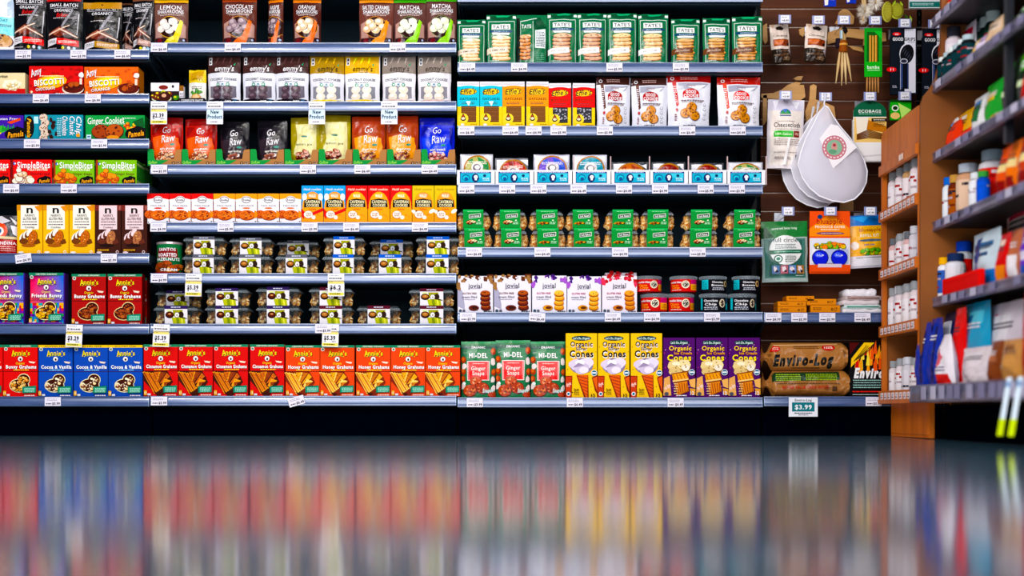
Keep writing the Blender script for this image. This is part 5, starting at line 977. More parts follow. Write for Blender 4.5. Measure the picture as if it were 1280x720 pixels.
# bundle of wooden utensils
hook(1055, 25, .12, 'above the wooden utensil bundle', '7.99')
ub = link('utensil_bundle', None, None, (wx(1054, .13), .13, wz(34, .13))); tag(ub, 'bundle of slim wooden utensils tied with brown band on slatwall', 'utensils')
WOOD = mat('pale_utensil_wood', 'e8c890', rough=.5, nz=('c89a58', (40, 40, 4)))
for i, (dx, dy, l, sp) in enumerate(((-.012, 0, .23, -.018), (-.004, -.006, .24, -.004), (.005, -.003, .235, .006), (.012, .003, .22, .022), (.0, .008, .21, .012))):
    m_ = MB(); m_.tube([(dx*.5, dy, -.01), (dx, dy, -.09), (dx+sp*.4, dy, -l*.65), (dx+sp, dy, -l)], [.004, .0035, .007, .002], n=6); m_.build('wooden_utensil', WOOD, ub, True)
m_ = MB(); m_.lathe([(.013, -.055), (.017, -.06), (.018, -.10), (.013, -.105)], '8a4a20', 12); m_.lathe([(.018, -.068), (.0185, -.072), (.018, -.076)], 'd8a060', 12); m_.box(-.03, -.005, -.085, -.012, .01, -.045, '1c1420', .002); m_.box(-.014, -.014, -.05, -.006, .002, -.016, 'b8ccd8'); m_.lathe([(.002, .003), (.012, -.006), (.014, -.018), (.006, -.028)], '141014', 10, (.005, 0)); m_.build('wrapping_band', CARD, ub)
# bamboo straws, grip tools
def d_straw(a):
    a.r(0, 0, 22, 60, '1d9638'); a.p('0f5a20', (3, 5), (18, 5), (18, 58), (3, 58)); a.p('36b848', (12, 4), (22, 4), (22, 14)); 
    for k in range(3): x = 6+k*3.6; a.r(x, 9+k % 2, x+2.8, 60, 'c8883a'); a.r(x+.5, 9, x+1.2, 60, 'ecc078'); a.r(x+2.4, 9, x+2.9, 60, '6a3c10')
    a.r(0, 41.5, 22, 60, '2aa83c'); a.t('bambu', 11, 48, 4, 'eefce8', 15, .05); a.micro(4, 51.5, 19, 'd0f4c8', .9)
header_shape('straws', 22, 60, .015, '1d9638', d_straw, .06); hook(1094, 25.5, .12, 'above the green bamboo straw pack'); st_ = hang('straws', 1080.5, 1102.5, 35, 96, .14, 'green pack of bamboo straws with sticks poking out below', 'straw pack', 'straw_pack')
m_ = MB()
for k in range(5): m_.tube([((-7+k*3.4)*U, .006, .01), ((-7.5+k*3.6)*U, .006, -19*U)], .004, n=8)
m_.build('bamboo_straws', mat('bamboo', 'b87a34', rough=.45), st_, True)
def d_grip(a):
    w = 34; a.r(0, 0, w, 84, '10151f'); a.r(18, 1, 32, 82, 'eceaf4'); a.e(8, 7.5, 5.4, 2.2, 'e02c20', 12); a.t('oxo', 8, 7.5, 2.4, W_, 4.5, .08); a.t('GOOD', 9.6, 14, 4, W_, 13.4, .08); a.t('GRIPS', 24.6, 14.2, 4, '16161c', 14, .08); a.micro(22, 17.5, 31, '5a5866', .8)
    a.e(21, 33, 9.6, 13.4, 'eceaf4', 16); a.e(21, 33, 8.6, 12.4, '0c0c12', 16, .2)
    for k in range(5): a.e(17+k*2, 28+k*2.6, .4, 4, '4a4c5a', 6, .5)
    a.e(17, 42, 5, 3.4, 'd8d8e8', 10); a.e(17, 42, 4, 2.4, '2a2c3c', 10); a.r(13, 45, 23, 77, '0a0e1a'); a.r(14, 46, 15, 76, '4c62a8'); a.r(21.6, 46, 22.4, 76, '3c4e8c'); a.r(12.4, 45, 13, 78, 'c8d0f0'); a.e(1.4, 52.6, 6.5, 3.2, 'e02c30', 12); a.t('11', 2, 52.6, 3, W_, 4, .06); a.micro(2, 73, 8, 'c8c8d8', .8, 2)
header_shape('grips', 34, 84, .03, '10151f', d_grip, .02); hook(1131, 29, .12, 'above the black brush card with white panel', '7.99'); hang('grips', 1113, 1146.5, 35, 118, .14, 'black and white kitchen brush card hanging beside bamboo straws', 'tool card', 'brush_card')
hook(1168, 30, .12, 'above the black tool card by the gondola'); hang('grips', 1153, 1187, 36, 119, .15, 'second black and white tool card, partly behind the gondola shelves', 'tool card', 'brush_card')
header_shape('greenp', 26, 24, .03, '36a82c', lambda a: (a.e(6, 10, 4.4, 3.8, 'f0f4e8'), a.e(6, 10, 3, 2.4, '18300f'), a.p('c8f08a', (10, 4), (26, 12), (14, 22)), a.e(6, 19, 6, 4, 'f0c888'), a.p('0e3a12', (0, 0), (26, 0), (26, 3), (0, 3))), .05)
hook(1131, 120, .12, 'above the bright green pack'); hang('greenp', 1113, 1139, 124.5, 150, .14, 'small bright green pack on slatwall above the wooden rack', 'pack', 'sponge_pack')
# brushes
def brush(x, y, r, c, c2, label, n=240, head=None):
    o = MB(); rnd = random.Random(x); yy = .15
    for i in range(n):
        a_ = rnd.uniform(0, 2*PI); b_ = rnd.uniform(-1, 1); k = r*rnd.uniform(.7, 1.1); d_ = Vector((math.cos(a_)*math.sqrt(1-b_*b_), math.sin(a_)*math.sqrt(1-b_*b_)*.7, b_))
        p = d_*r*.2; q2 = d_*k; s_ = Vector((d_.z, .2, -d_.x))*r*.05; o.add([p-s_, p+s_, q2], [(0, 1, 2)], rnd.choice([c, c2]))
    b = o.build('bristles', CLOTH); b.name = 'dish_brush'; b.location = (wx(x, yy), yy, wz(y, yy)); h = MB(); h.tube([(0, 0, 0), (.004, .01, r*2.2), (.0, .02, .13)], .006, 'c89a60'); h.build('handle', WOOD, b, True); tag(b, label, 'brush'); return b
brush(1081, 14, .042, 'f0e8dc', 'c8bcae', 'fluffy white bristle brush hanging highest, beside blue card'); brush(1094, 4, .036, 'fbf6ee', 'd8ccc0', 'second white bristle brush, touching the yellow scrubbers'); brush(1079, 26, .02, 'ece0d4', 'b8a898', 'tiny white brush tip under the fluffy brush', 120)
def pad(x, y, rx, rz, c, c2, label, name='scrub_pad'):
    o = MB(); n, m = 20, 7; 
    o.lathe([(0, -.012), (rx*.7, -.011), (rx, -.004), (rx, .004), (rx*.7, .011), (0, .012)], c, 22); o.v = [(p[0], -p[2], p[1]*rz/rx) for p in o.v]
    for ring in range(1, 6):
        for i in range(ring*6): t = 2*PI*i/(ring*6); X, Z = rx*.17*ring*math.cos(t), rz*.17*ring*math.sin(t); o.box(X-.0012, -.0155, Z-.0012, X+.0012, -.009, Z+.0012, c2)
    b = o.build(name, CLOTH); b.location = (wx(x, .15), .15, wz(y, .15)); tag(b, label, 'scrubber'); return b
pad(1121, 14, .028, .033, 'd8dc6c', '7a6c1c', 'round yellow scrub pad with dotted face on slatwall'); pad(1109, 15, .022, .042, 'c8c468', 'a89c44', 'oval yellow scrub pad beside the dotted one')
lf = MB(); rnd = random.Random(8)
for i in range(12):
    x = rnd.uniform(-.03, .045); z = rnd.uniform(-.02, .05); l = .035; t = rnd.uniform(-.6, .6); d_ = Vector((math.sin(t), 0, -math.cos(t)))*l; s_ = Vector((d_.z, 0, -d_.x))*.2; p = Vector((x, rnd.uniform(-.005, .01), z)); lf.add([p, p+d_*.5-s_, p+d_, p+d_*.5+s_+Vector((0, -.005, 0))], [(0, 1, 2, 3)], rnd.choice(['b8d838', '7ca81c', 'd8e86c', '4c7a18']))
lo = lf.build('cleaning_gloves', FOIL); lo.location = (wx(1124, .19), .19, wz(14, .19)); tag(lo, 'lime green leafy cleaning gloves behind the yellow pads', 'gloves')
header_shape('whitecard', 38, 16, .03, 'e8eaee', lambda a: (a.r(0, 8, 38, 15, '1c6c64'), a.micro(3, 10, 30, 'c0e0dc', .9, 2)), .02); hang('whitecard', 1137, 1175, -6, 10, .14, 'white and teal carded pack at top of the slatwall', 'pack', 'cleaning_pack')
header_shape('bluecard', 15, 20, .02, '2438a8', lambda a: (a.p('f0e8e0', (0, 0), (6, 0), (5, 18), (1, 19)), a.r(8, 4, 13, 12, 'c8a020')), .02); hang('bluecard', 1030, 1045, -12, 8, .14, 'blue and white carded pack cut by the top edge', 'pack', 'brush_card'); hang('bluecard', 1058, 1070, -14, 4, .14, 'dark blue card beside the fluffy brush, cut by top edge', 'pack', 'brush_card')
# plywood cut-outs fixed on the slats
PLY = mat('plywood_cutout', 'd8a058', rough=.55, nz=('c48a44', (3, 3, 30)))
def cutout(name, pts, label, c=PLY):
    m_ = MB(); cx, cy = wx(pts[0][0], SW), wz(pts[0][1], SW); q = [(wx(x, SW)-cx, wz(y, SW)-cz) for (x, y) in pts for cz in (cy,)]
    m_.prism(q, -.012, -.001, 'd8a058'); o = m_.build(name, c); o.location = (cx, SW, cy); tag(o, label, 'wall decoration', 'plywood cut-outs on the slatwall')
cutout('plywood_cutout', [(951, 123), (951, 118), (966, 117), (976, 113), (984, 107), (994, 103), (1001, 104), (998, 107), (1004, 107), (1005, 112), (1006, 122), (1000, 126), (985, 126)], 'pale spoon-shaped plywood cut-out above the cheesecloth')
cutout('plywood_cutout', [(991, 99), (997, 96), (1003, 96), (1001, 101), (994, 101)], 'tiny pale plywood piece above the spoon shape')
cutout('plywood_cutout', [(1011, 125), (1012, 108), (1016, 106), (1020, 108), (1019, 125), (1028, 128), (1042, 134), (1044, 150), (1034, 150), (1016, 165), (1008, 160), (1006, 140)], 'pale plywood cut-out behind the mesh bags')
cutout('plywood_cutout', [(1050, 36), (1078, 38), (1106, 42), (1107, 52), (1078, 58), (1079, 50), (1058, 47), (1050, 52), (1034, 56), (1033, 42)], 'wide plywood cut-out behind utensils and straws')
cutout('plywood_cutout', [(998, 38), (1004, 35), (1006, 42), (1003, 47), (999, 44)], 'small plywood leaf between the two bark pouches')
cutout('plywood_cutout', [(1048, 16), (1054, 12), (1060, 14), (1067, 22), (1066, 31), (1043, 31), (1046, 24)], 'darker plywood piece above the wooden utensils')
cutout('plywood_cutout', [(1060, 58), (1077, 60), (1079, 66), (1066, 63)], 'thin plywood sliver beside the straw pack')
cutout('plywood_cutout', [(953, 33), (958, 30), (959, 52), (956, 56), (953, 50)], 'narrow scalloped plywood edge beside the green bags')
cutout('plywood_cutout', [(953, 120), (958, 119), (958, 152), (953, 158)], 'narrow plywood strip beside the orange-topped pouch')
cutout('plywood_cutout', [(1050, 254), (1066, 252), (1066, 264), (1048, 264)], 'plywood corner showing under the mesh bags')
# baby bottle bag, citrus pack, yellow bag
def d_nat(a):
    w, h = 57, 75; a.p('14783a', (0, 0), (w, 0), (w, 20), (0, 22)); a.p('0c4c24', (0, 9), (6, 8), (16, 21), (0, 22)); a.t('natural and better living', 28, 9, 3, 'e8f4ea', 32, .03, .2, -.03); a.r(3, 22, 54, 72, '4a7a72'); a.r(8, 24, 50, 70, '2f5a52'); a.e(29, 37, 20, 19, 'eef0f0', 22); a.t('full circle', 29, 24, 5.4, '18302c', 30, .02); a.micro(16, 29.5, 42, '4a605c', .9, 3, 2.2); a.p('0c6248', (9, 37), (50, 36.4), (50, 41), (9, 42)); a.micro(14, 38.6, 46, 'a0d8c0', .8)
    a.e(19, 48, 5.4, 5, '0e5a44', 14); a.e(19, 48, 4, 3.6, 'e4f0ec', 12); a.e(19, 48, 2.6, 2.2, '1c7a5c', 9); a.micro(27, 44.6, 42, '5a6c68', .8, 4, 2.2)
    for k, c in enumerate(('5c7aa8', 'b06a78', '6c8cc0', 'a87848')): a.r(11+k*10.4, 56.5, 20.4+k*10.4, 67, c); a.blob(15+k*10.4, 61, 2.6, 3.4, 'f0e4e8', .4); a.blob(17+k*10.4, 64, 2, 1.6, '2a2030', .4)
    a.micro(40, 69, 50, 'c8dcd8', .8)
pouch('fullcircle', 57, 77, .06, 'a8bcb8', d_nat, crumple=.8, gus=.7); hook(985, 264, .10, 'above the green and clear bag', '3.49'); hang('fullcircle', 954, 1012, 275.5, 352, .13, 'clear green-topped bag with round white label, low on slatwall', 'bag', 'storage_bag', tilt=-1)
def d_cit(a):
    w, h = 51, 70; a.r(0, 0, w, 34, 'e8600c'); a.p('f7941c', (0, 20), (26, 2), (51, 20), (51, 29), (0, 29)); a.e(13, 6.5, 3.2, 2.6, '1a3c6a'); a.t('bluapple', 25, 11.6, 6, 'a02c08', 32, .04); a.t('PRODUCE SAVER', 26, 18, 2.8, 'fff0d8', 38, .07); a.micro(14, 20.8, 38, 'fff0d8', 1); a.e(26, 25.6, 18, 1.7, '7a4c68', 12); a.micro(14, 25.2, 40, 'f0d8d0', .7)
    a.r(0, 31, w, 62, 'e6e6f0'); a.heap(26, 40, 19, 2.6, 3.4, ['f0b010', '4c9a28', 'e8d020', 'c83a18', '7ab83c', 'f08a18'], 28, '2c2408'); a.e(10, 42, 2.8, 2.4, '1c1a10'); a.e(10, 42, 1.6, 1.3, 'e8e0b0')
    a.r(3, 44, 48, 60, 'b8c0e0'); a.p('f4f4fc', (3, 44), (20, 44), (8, 60), (3, 60))
    for x in (13, 37):
        a.e(x, 54, 10.6, 9.4, '0c1458', 18); a.e(x, 54, 9.6, 8.6, '1c2cc8', 18); a.e(x-2, 50.6, 5, 3, '4c64f0', 12); a.e(x+3, 51, 1.6, 1, 'd0d8ff', 8); a.t('blu', x-1, 51, 2.6, 'c8d0ff', 7, .03, 0, .15); a.p('2a1c0c', (x-1, 46), (x, 43), (x+1, 46))
    a.r(0, 62, w, 70, 'e05c10'); a.r(10, 61, 40, 65, 'd8c8d4')
header_shape('bluapple', 51, 72, .03, 'e8600c', d_cit, .18); hook(1038, 264, .10, 'above the orange fruit-saver pack'); hang('bluapple', 1012, 1062.5, 264, 342, .13, 'orange domed pack with two glossy blue apple shapes', 'pack', 'fruit_saver_pack')
def d_ref(a):
    w = 50; a.r(0, 0, w, 13, '1c74c4'); a.p('4ca4e8', (2, 2), (30, 1), (20, 9)); a.r(0, 13, w, 50, 'f6b81c'); a.t('blueapple', 28, 18, 4.4, '9a3c10', 27, .04); a.t('REFILL KIT', 27, 25, 3.4, 'fff4d8', 24, .06); a.e(28, 31, 15, 1.7, '5a6a78', 12); a.t('one year', 26, 36, 2.8, '2a5a9a', 14, .06); a.e(8, 37, 5, 5, 'f4ece4', 12); a.heap(29, 44.6, 15, 3, 3.2, ['f09a18', '4c9a28', 'e8d020', '7ab83c'], 24, '2c2408'); a.r(0, 50, w, 62, 'ece8f0'); a.micro(8, 51.4, 44, '8a7a68', 1)
pouch('refill', 50, 64, .05, 'e8e4f0', d_ref, crumple=.9, gus=.6); hook(1088, 264, .10, 'above the blue and yellow bag', '7.99'); hang('refill', 1062.5, 1113, 268, 334, .14, 'blue and yellow pouch with fruit picture beside the wooden rack', 'pouch', 'refill_pouch', tilt=-3)
# small kraft boxes and folded bags on the slatwall shelf
zd = ZD[0]-.002
def d_kr(a): a.micro(3, 2.2, 14, '6a3c14', .8, 2, 1.6); a.t('40 CT', 30, 4, 3.2, '3a1c0a', 8, .05); a.r(0, 7, 38, 8, 'b8702c')
carton('kraft', 38, 8, .09, 'd88a3c', d_kr, 'a8662a')
for x0, x1, t, b, ds in ((972, 1008.5, 383.4, 390, 'bottom kraft box of the taller stack'), (972, 1008, 376.8, 383.4, 'middle kraft box of the taller stack'), (983, 1018, 370, 376.8, 'topmost kraft box, crossing the taller stack'), (1013, 1050.5, 381.6, 390, 'lower kraft box of the shorter stack'), (1008.5, 1045.5, 373.6, 381.6, 'upper kraft box of the shorter stack')):
    o = place('kraft', x0, x1, t, wz(b, .02) if b < 389 else zd, desc=ds, name='kraft_box'); 
rnd = random.Random(3)
for i, (x0, x1, y0, y1) in enumerate(((1054, 1104, 384, 389.5), (1056, 1102, 378.5, 384), (1054, 1100, 373, 378.5), (1057, 1103, 367.5, 373), (1060, 1096, 359, 367.5))):
    W, H = wx(x1)-wx(x0), wz(y0)-wz(y1); mb = MB(); n = 14; k = ['efe8ee', 'c9d8d4', 'e2d6da', 'b8a8a8', 'f4f0f6'][i]
    for d0 in range(2):
        ring = [(-W/2+W*j/n, .0, H*(.5+.35*noise.noise(Vector((j*.5, i, d0))))) for j in range(n+1)]
    prof = [(0, .0), (-.004, .25), (-.005, .6), (0, 1), (.04, 1.1), (.15, 1.0), (.16, 0)]
    vs = [(-W/2+W*j/n, y+.004*noise.noise(Vector((j*.6, i*2, q2))), H*t*(1+.25*noise.noise(Vector((j*.45, i, 3)))) if t > 0 else 0) for j in range(n+1) for q2, (y, t) in enumerate(prof)]
    m_ = len(prof); fs = [(j*m_+q2, (j+1)*m_+q2, (j+1)*m_+q2+1, j*m_+q2+1) for j in range(n) for q2 in range(m_-1)]+[tuple(range(m_)), tuple(range(n*m_+m_-1, n*m_-1, -1))]
    mb.add(vs, fs, k); 
    if i in (1, 3): mb.box(-W/2+.01, -.0062, H*.4, W/2-.01, -.003, H*.62, '7a4a38' if i == 3 else '2c8a7a')
    o = mb.build('folded_bag', FOIL, None, True); o.location = (wx((x0+x1)/2, .02), .03, zd+sum((.0,)) + (wz(y1)-wz(389.5))); tag(o, ('lowest', 'second', 'middle', 'fourth', 'topmost')[i]+' folded white bag in the stack on the low shelf', 'folded bag', 'folded bags on the low shelf')
# fire logs
def firelog(x0, x1, t, b, lab, artf, w, h, pinch, Y=.03):
    W, H, dd = (wx(x1, Y)-wx(x0, Y)), (wz(t, Y)-wz(b, Y)), .10
    def S(u, v, e=0, back=False):
        a, q = min(max(u/w, 0), 1), min(max(v/h, 0), 1); env = 1; flare = 0
        if a < pinch*2: k = abs(a-pinch)/pinch; env = .25+.78*k*k; 
        elif a > .96: env = 1-(a-.96)/.04*.25
        zc = (q-.5)*H*(env if a < pinch*2 or a > .96 else 1); g = (1-abs(2*q-1)**3)**.4
        wr = .005*noise.noise(Vector((a*9, q*5, w)))+.0035*noise.noise(Vector((a*26, q*11, w+3)))*(2.2 if a < pinch*2.4 or a > .9 else .5)
        y = dd/2*g*(env if a < pinch*2 else 1)+wr
        return ((a-.5)*W+(.006*math.sin(q*9) if a < .03 else 0), dd/2+(y if back else -y-e), H/2+zc)
    mb = MB(); nu, nv = 40, 14; F_, N_ = facet(S, w, h, nu, nv)
    for bk in (False, True):
        vs = [S(w*i/nu, h*j/nv, 0, bk) for j in range(nv+1) for i in range(nu+1)]; fs = []
        for j in range(nv):
            for i in range(nu):
                a = j*(nu+1)+i
                for q in ((a, a+1, a+nu+2), (a, a+nu+2, a+nu+1)): fs.append(q[::-1] if bk else q)
        mb.add(vs, fs, 'a87448', None if bk else [N_(w*i/nu, h*j/nv) for j in range(nv+1) for i in range(nu+1)])
    for s_ in (0, w): vs = [S(s_, h*j/nv, 0, False) for j in range(nv+1)]+[S(s_, h*j/nv, 0, True) for j in range(nv, -1, -1)]; mb.add(vs, [tuple(range(len(vs)))], '9a6c44')
    a = Art(mb, w, h, S, 3, 5); a.grid = (nu, nv); a.flat = F_; a.norm = N_; artf(a); o = mb.build('fire_log', FOIL, None, True); o.location = (wx((x0+x1)/2, Y), Y, ZD[1]-.002 if b > 493 else wz(b, Y)-.001); tag(o, lab, 'fire log'); return o
def d_log1(a):
    a.ts('Enviro-Log', 55, 22, 13, '12100c', 'c89a6c', 78, .16, .25, -.02, o=.2); a.micro(42, 5, 74, '4a2c18', .9, 2, 2); a.micro(40, 31.6, 76, '3a2010', 1); a.e(19, 8, 6.4, 4.2, 'c02c1c', 12); a.micro(15, 6.5, 23, 'f0c8b0', .8, 2); a.e(87, 6.6, 8.4, 4, 'c02c1c', 14); a.t('100%', 87, 6.6, 3, 'f4d8c8', 11, .06)
    for x, y in ((10, 10), (13, 20), (105, 9), (107, 24)): a.p('7c5234', (x, y), (x+5, y+4), (x+2, y+10))
    a.p('d8aa7c', (16, 3), (100, 1.6), (98, 3.4), (18, 5))
def d_log2(a):
    a.p('1c3820', (14, 2.6), (100, 1.4), (100, 12), (14, 14)); a.micro(18, 4.8, 50, 'a8c83c', 1, 4, 2.3); a.micro(56, 4.4, 96, 'a8c83c', 1, 4, 2.2); a.micro(18, 15.6, 100, '3a2010', 1.1); a.t('BETTER VALUE THAN WOOD', 56, 21, 3.6, 'b82414', 60, .07, .2, -.01); a.micro(44, 25.4, 62, '5a3418', .8); a.p('8a5a38', (12, 27), (106, 26), (104, 29), (14, 30)); a.r(90, 20, 96, 26, '4a3020'); a.micro(80, 21, 88, '4a3020', .8, 2)
firelog(952, 1062.5, 462, 495.3, 'lower brown fire log with green band, under the other log', d_log2, 113, 33, .07); firelog(950.5, 1060, 427.5, 462.5, 'upper brown wrapped fire log with large black lettering', d_log1, 112, 35, .07)
def d_fire(a):
    w, h = 41, 68; a.r(0, 0, w, h, '0c0a0c'); a.p('4a120c', (0, 0), (12, 0), (0, 16))
    for k in range(26): x = a.rnd.uniform(8, 41); y = a.rnd.uniform(6, 30); a.p(a.rnd.choice(['e8641c', 'f8a428', 'fce070', 'c83410']), (x-2.2, y+8), (x-1, y-2), (x+1, y-9), (x+2, y), (x+2.4, y+8))
    a.p('f4c81c', (1.5, 31), (2, 20), (18, 0), (31, 0)); a.micro(0, 0, 0, K); 
    for k in range(4): a.p('4a3408', (5+k*2.4, 22-k*1.6+1), (21+k*2, 3+k*1.2), (21.6+k*2, 3.6+k*1.2), (5.8+k*2.4, 23-k*1.6+1))
    a.ts('Enviro-Log', 38, 38, 11.5, 'f4f2f4', '0a080a', 66, .06, .25, 0, o=.3) if False else a.ts('Enviro', 24, 38, 11.5, 'f4f2f4', '0a080a', 38, .14, .25, 0, o=.3)
    a.micro(4, 46.6, 39, 'a8d0c8', 1.1, 4, 3); a.micro(3, 60.6, 39, 'e84438', 1.3); a.micro(3, 64.4, 39, 'b8c8c8', 1)
carton('firebox', 50, 68, .14, '0c0a0c', lambda a: d_fire(a)); fb = hang('firebox', 1062, 1112, 427, 495, .03, 'black fire log box with flames and yellow corner stripe', 'box', 'fire_log_box'); fb.location.z = ZD[1]-.002

# ------------------------------------------------------------------ wooden spice rack and the side aisle gondola
def gx(px, X): return X*FPX/(px-640)-CAM_D            # where a picture column meets the plane x = X
def gz(py, dist): return CAM_H+(HOR-py)*dist/FPX
RW = mat('lit_wood_veneer', 'd87218', rough=.45, spec=.2, nz=('bc5c10', (14, 14, 2.2))); RWD = mat('shaded_wood_veneer', '94541f', rough=.5, spec=.25, nz=('7c4418', (2, 30, 3)))  # wood in two tones, aisle-side light and shade put into the colours
XR = 1.47; YF, YN = -.03, -.55; rt = 1.205
rack = link('spice_rack', None, None, (XR, (YF+YN)/2, 0)); tag(rack, 'honey-coloured wooden rack of small bottles facing the aisle', 'rack')
def rp(name, x0, y0, z0, x1, y1, z1, m=RW, ch=.0015, par=rack):
    mb = MB(); mb.box(x0-XR, y0-(YF+YN)/2, z0, x1-XR, y1-(YF+YN)/2, z1, 'b06a28', ch); return mb.build(name, m, par)
mb = MB(); c = (YF+YN)/2; pts = [(YF-c, .145), (YF-c, rt-.03)]+[(YF-c-.03+.03*math.cos(t), rt-.03+.03*math.sin(t)) for t in (.4, .8, 1.2, 1.57)]+[(YN-c, rt), (YN-c, 1.075), (YF-.02-c, 1.075), (YF-.02-c, .145)]
mb.prism(pts[::-1], 0, .018, 'b06a28', 'yz'); mb.build('header_panel', RW, rack)
rp('side_panel', XR+.018, YF-.016, .145, XR+.16, YF, rt-.02, RWD); rp('back_panel', XR+.15, YN, .145, XR+.16, YF, rt-.02, RWD); rp('side_panel', XR, YN, .145, XR+.02, YN+.014, 1.08)
rp('header_trim', XR-.012, YN, 1.03, XR+.004, YF-.005, 1.07)
m_ = MB()
for k in range(2): m_.box(-.0145, -.10+k*.03, 1.04, -.0125, -.08+k*.03, 1.062, 'f0e0d8', .0004)
m_.build('paper_slip', PAPER, rack)
tz = [gz(y, CAM_D+YF) for y in (266, 338, 409, 489)]
for z in tz:
    s_ = rp('shelf', XR+.0, YN+.014, z-.04, XR+.15, YF-.018, z-.028, RWD); f_ = rp('shelf_front', XR-.012, YN, z-.042, XR, YF-.005, z)
    for k in range(9):
        a_ = MB(); y = YN+.015+k*.054-(YF+YN)/2; a_.box(-.0135, y, z-.034, -.0118, y+.034, z-.008, 'e8dce0', .0003); a_.box(-.0142, y+.004, z-.028, -.0134, y+.03, z-.024, '7a6a70'); a_.box(-.0142, y+.004, z-.019, -.0134, y+.018, z-.016, '9a8a90')
        a_.build('paper_slip', PAPER, f_)
fm = MB(); fm.box(0, YN-.03-c+.05, .0, .02, YF-c+.02, .16, 'b06a28', .001); fm.box(-.003, YN-.03-c+.06, .012, .001, YF-c+.01, .14, '8a5a28', .001); fm.v = [(x+.045, y, z) for x, y, z in fm.v]; fm.build('base_plinth', RW, rack); rp('bottom_board', XR-.014, YN-.006, .128, XR+.16, YF, .145)
# bottle with label and cap
def bottle_mesh(key, r, h, body, capc, lab, art=None):
    b = MB(); b.lathe([(0, 0), (r*.95, 0), (r, h*.03), (r, h*.72), (r*.93, h*.77), (r*.6, h*.82), (r*.55, h*.84)], body, 14)
    l = MB(); l.lathe([(r*1.01, h*.12), (r*1.01, h*.68)], lab, 14); 
    rnd = random.Random(key)
    for k in range(7): t0 = rnd.uniform(0, 2*PI); z = h*rnd.uniform(.18, .6); l.lathe([(r*1.02, z), (r*1.02, z+h*.05)], rnd.choice(['a01428', 'a01428', '2a2430', 'b8a8b0', body]), 4, a0=t0, a1=t0+1.4)
    c = MB(); c.lathe([(r*.75, h*.82), (r*.8, h*.83), (r*.8, h*.985), (r*.7, h), (0, h)], capc, 14)
    D[key] = (2*r/U, h/U, [('bottle', b.mesh('bottle', CARD, True)), ('label', l.mesh('label', PAPER, False)), ('cap', c.mesh('cap', CARD, True))]); return key
def put_bottle(key, x, y, z, sc, desc, grp=None, name='spice_bottle'):
    o = link(name, D[key][2][0][1], None, (x, y, z)); o.scale = (sc, sc, sc); o.rotation_euler = (0, 0, x*37+y*91)
    for pn, me in D[key][2][1:]: link(pn, me, o)
    tag(o, desc, 'bottle', grp); return o
bottle_mesh('sp_a', .021, .17, 'e8dce0', 'a0a4a8', 'f2ecf0'); bottle_mesh('sp_b', .021, .17, 'c8a078', '8a8e94', 'f0e6ea'); bottle_mesh('sp_c', .024, .18, 'd8d4dc', 'd8d8e0', 'e4e0e8'); bottle_mesh('sp_d', .018, .14, 'e0b8b8', '6a6e74', 'f4e8ec')
rnd = random.Random(2); tn = ('highest', 'second highest', 'third', 'lowest')
for ti, z in enumerate(tz):
    ys = [YN+.05+.052*k for k in range(9)]; hs = [.19, .165, .19, .155][ti]
    for k, y in enumerate(ys):
        if ti in (1,) and k == 2: continue
        key = rnd.choice(['sp_a', 'sp_b', 'sp_a', 'sp_d'] if ti < 1 else ['sp_a', 'sp_c', 'sp_d'] if ti == 1 else ['sp_c', 'sp_a']); hh = D[key][1]*U
        put_bottle(key, XR+.035+(.01 if k % 2 else 0), y, z-.028, min(hs/hh*rnd.uniform(.92, 1.0), 1.05), f'small spice bottle on the {tn[ti]} tier, {(o_+["ninth"])[k]} counting toward the slatwall', 'spice bottles on the '+tn[ti]+' tier of the wooden rack')
# gondola
GY = -.56
gon = link('aisle_gondola', None, None, (1.9, -1.6, 0)); tag(gon, 'aisle shelving run with wood end panel and grey price rails', 'shelving')
L_ = lambda mb: setattr(mb, 'v', [(x-1.9, y+1.6, z) for x, y, z in mb.v])
mb = MB(); ep = [(1.49, .0), (1.47+.0, .13), (1.47, 1.20)]+[(1.47+dx, z) for dx, z in ((.012, 1.235), (.035, 1.262), (.055, 1.30), (.066, 1.35), (.073, 1.42), (.075, 1.55), (.075, 2.0))]+[(2.35, 2.0), (2.35, 0)]
ep[0] = (1.58, 0); ep[1] = (1.58, .13); ep.insert(2, (1.47, .13)); mb.prism(ep, GY-.02, GY, '8a5228'); L_(mb); mb.build('end_panel', RWD, gon)
def gshelf(z, X, h, y1=-3.0, y0=GY-.02, name='shelf', big=False):
    mb = MB(); mb.box(X+.004, y1, z-h*.7, 2.3, y0, z-.004, '14161c', .002); L_(mb); s_ = mb.build(name, mat('gondola_shelf_black', '14161e', rough=.5), gon)
    r = MB(); r.prism([(X-.004, z), (X-.010, z-.004), (X-.006, z-h*.5), (X-.010, z-h+.004), (X-.006, z-h), (X+.004, z-h), (X+.004, z)][::-1], y1, y0+.01, '8a88a4', 'xz'); L_(r); rr_ = r.build('price_rail', RAILR, gon)
    q = random.Random(z)
    y = y0-.05
    while y > y1+.1:
        if q.random() < .75: t = MB(); t.box(X-.0125, y-.055, z-h*.85, X-.0105, y, z-h*.12, q.choice(['c8c4d8', 'a8a4bc', '8884a0']), .0004); L_(t); t.build('shelf_label', PAPER, rr_)
        y -= q.uniform(.07, .13)
    return z
XG = 1.52; dF = 5.12
GS = [gshelf(gz(y, dF), XG, .036) for y in (22, 104, 191, 277, 372)]; gshelf(gz(482, 5.14), 1.44, .062, name='base_shelf'); GB = gz(482, 5.14)
mb = MB(); mb.box(1.56, -3.0, 0, 1.58, GY-.02, .12, '05070a', .003); L_(mb); mb.build('kick_plate', MATS['kick_plate_steel'], gon); mb = MB(); mb.box(2.3, -3.0, 0, 2.33, GY-.02, 2.0, '0c0e14', .003); L_(mb); mb.build('back_panel', STEEL, gon)
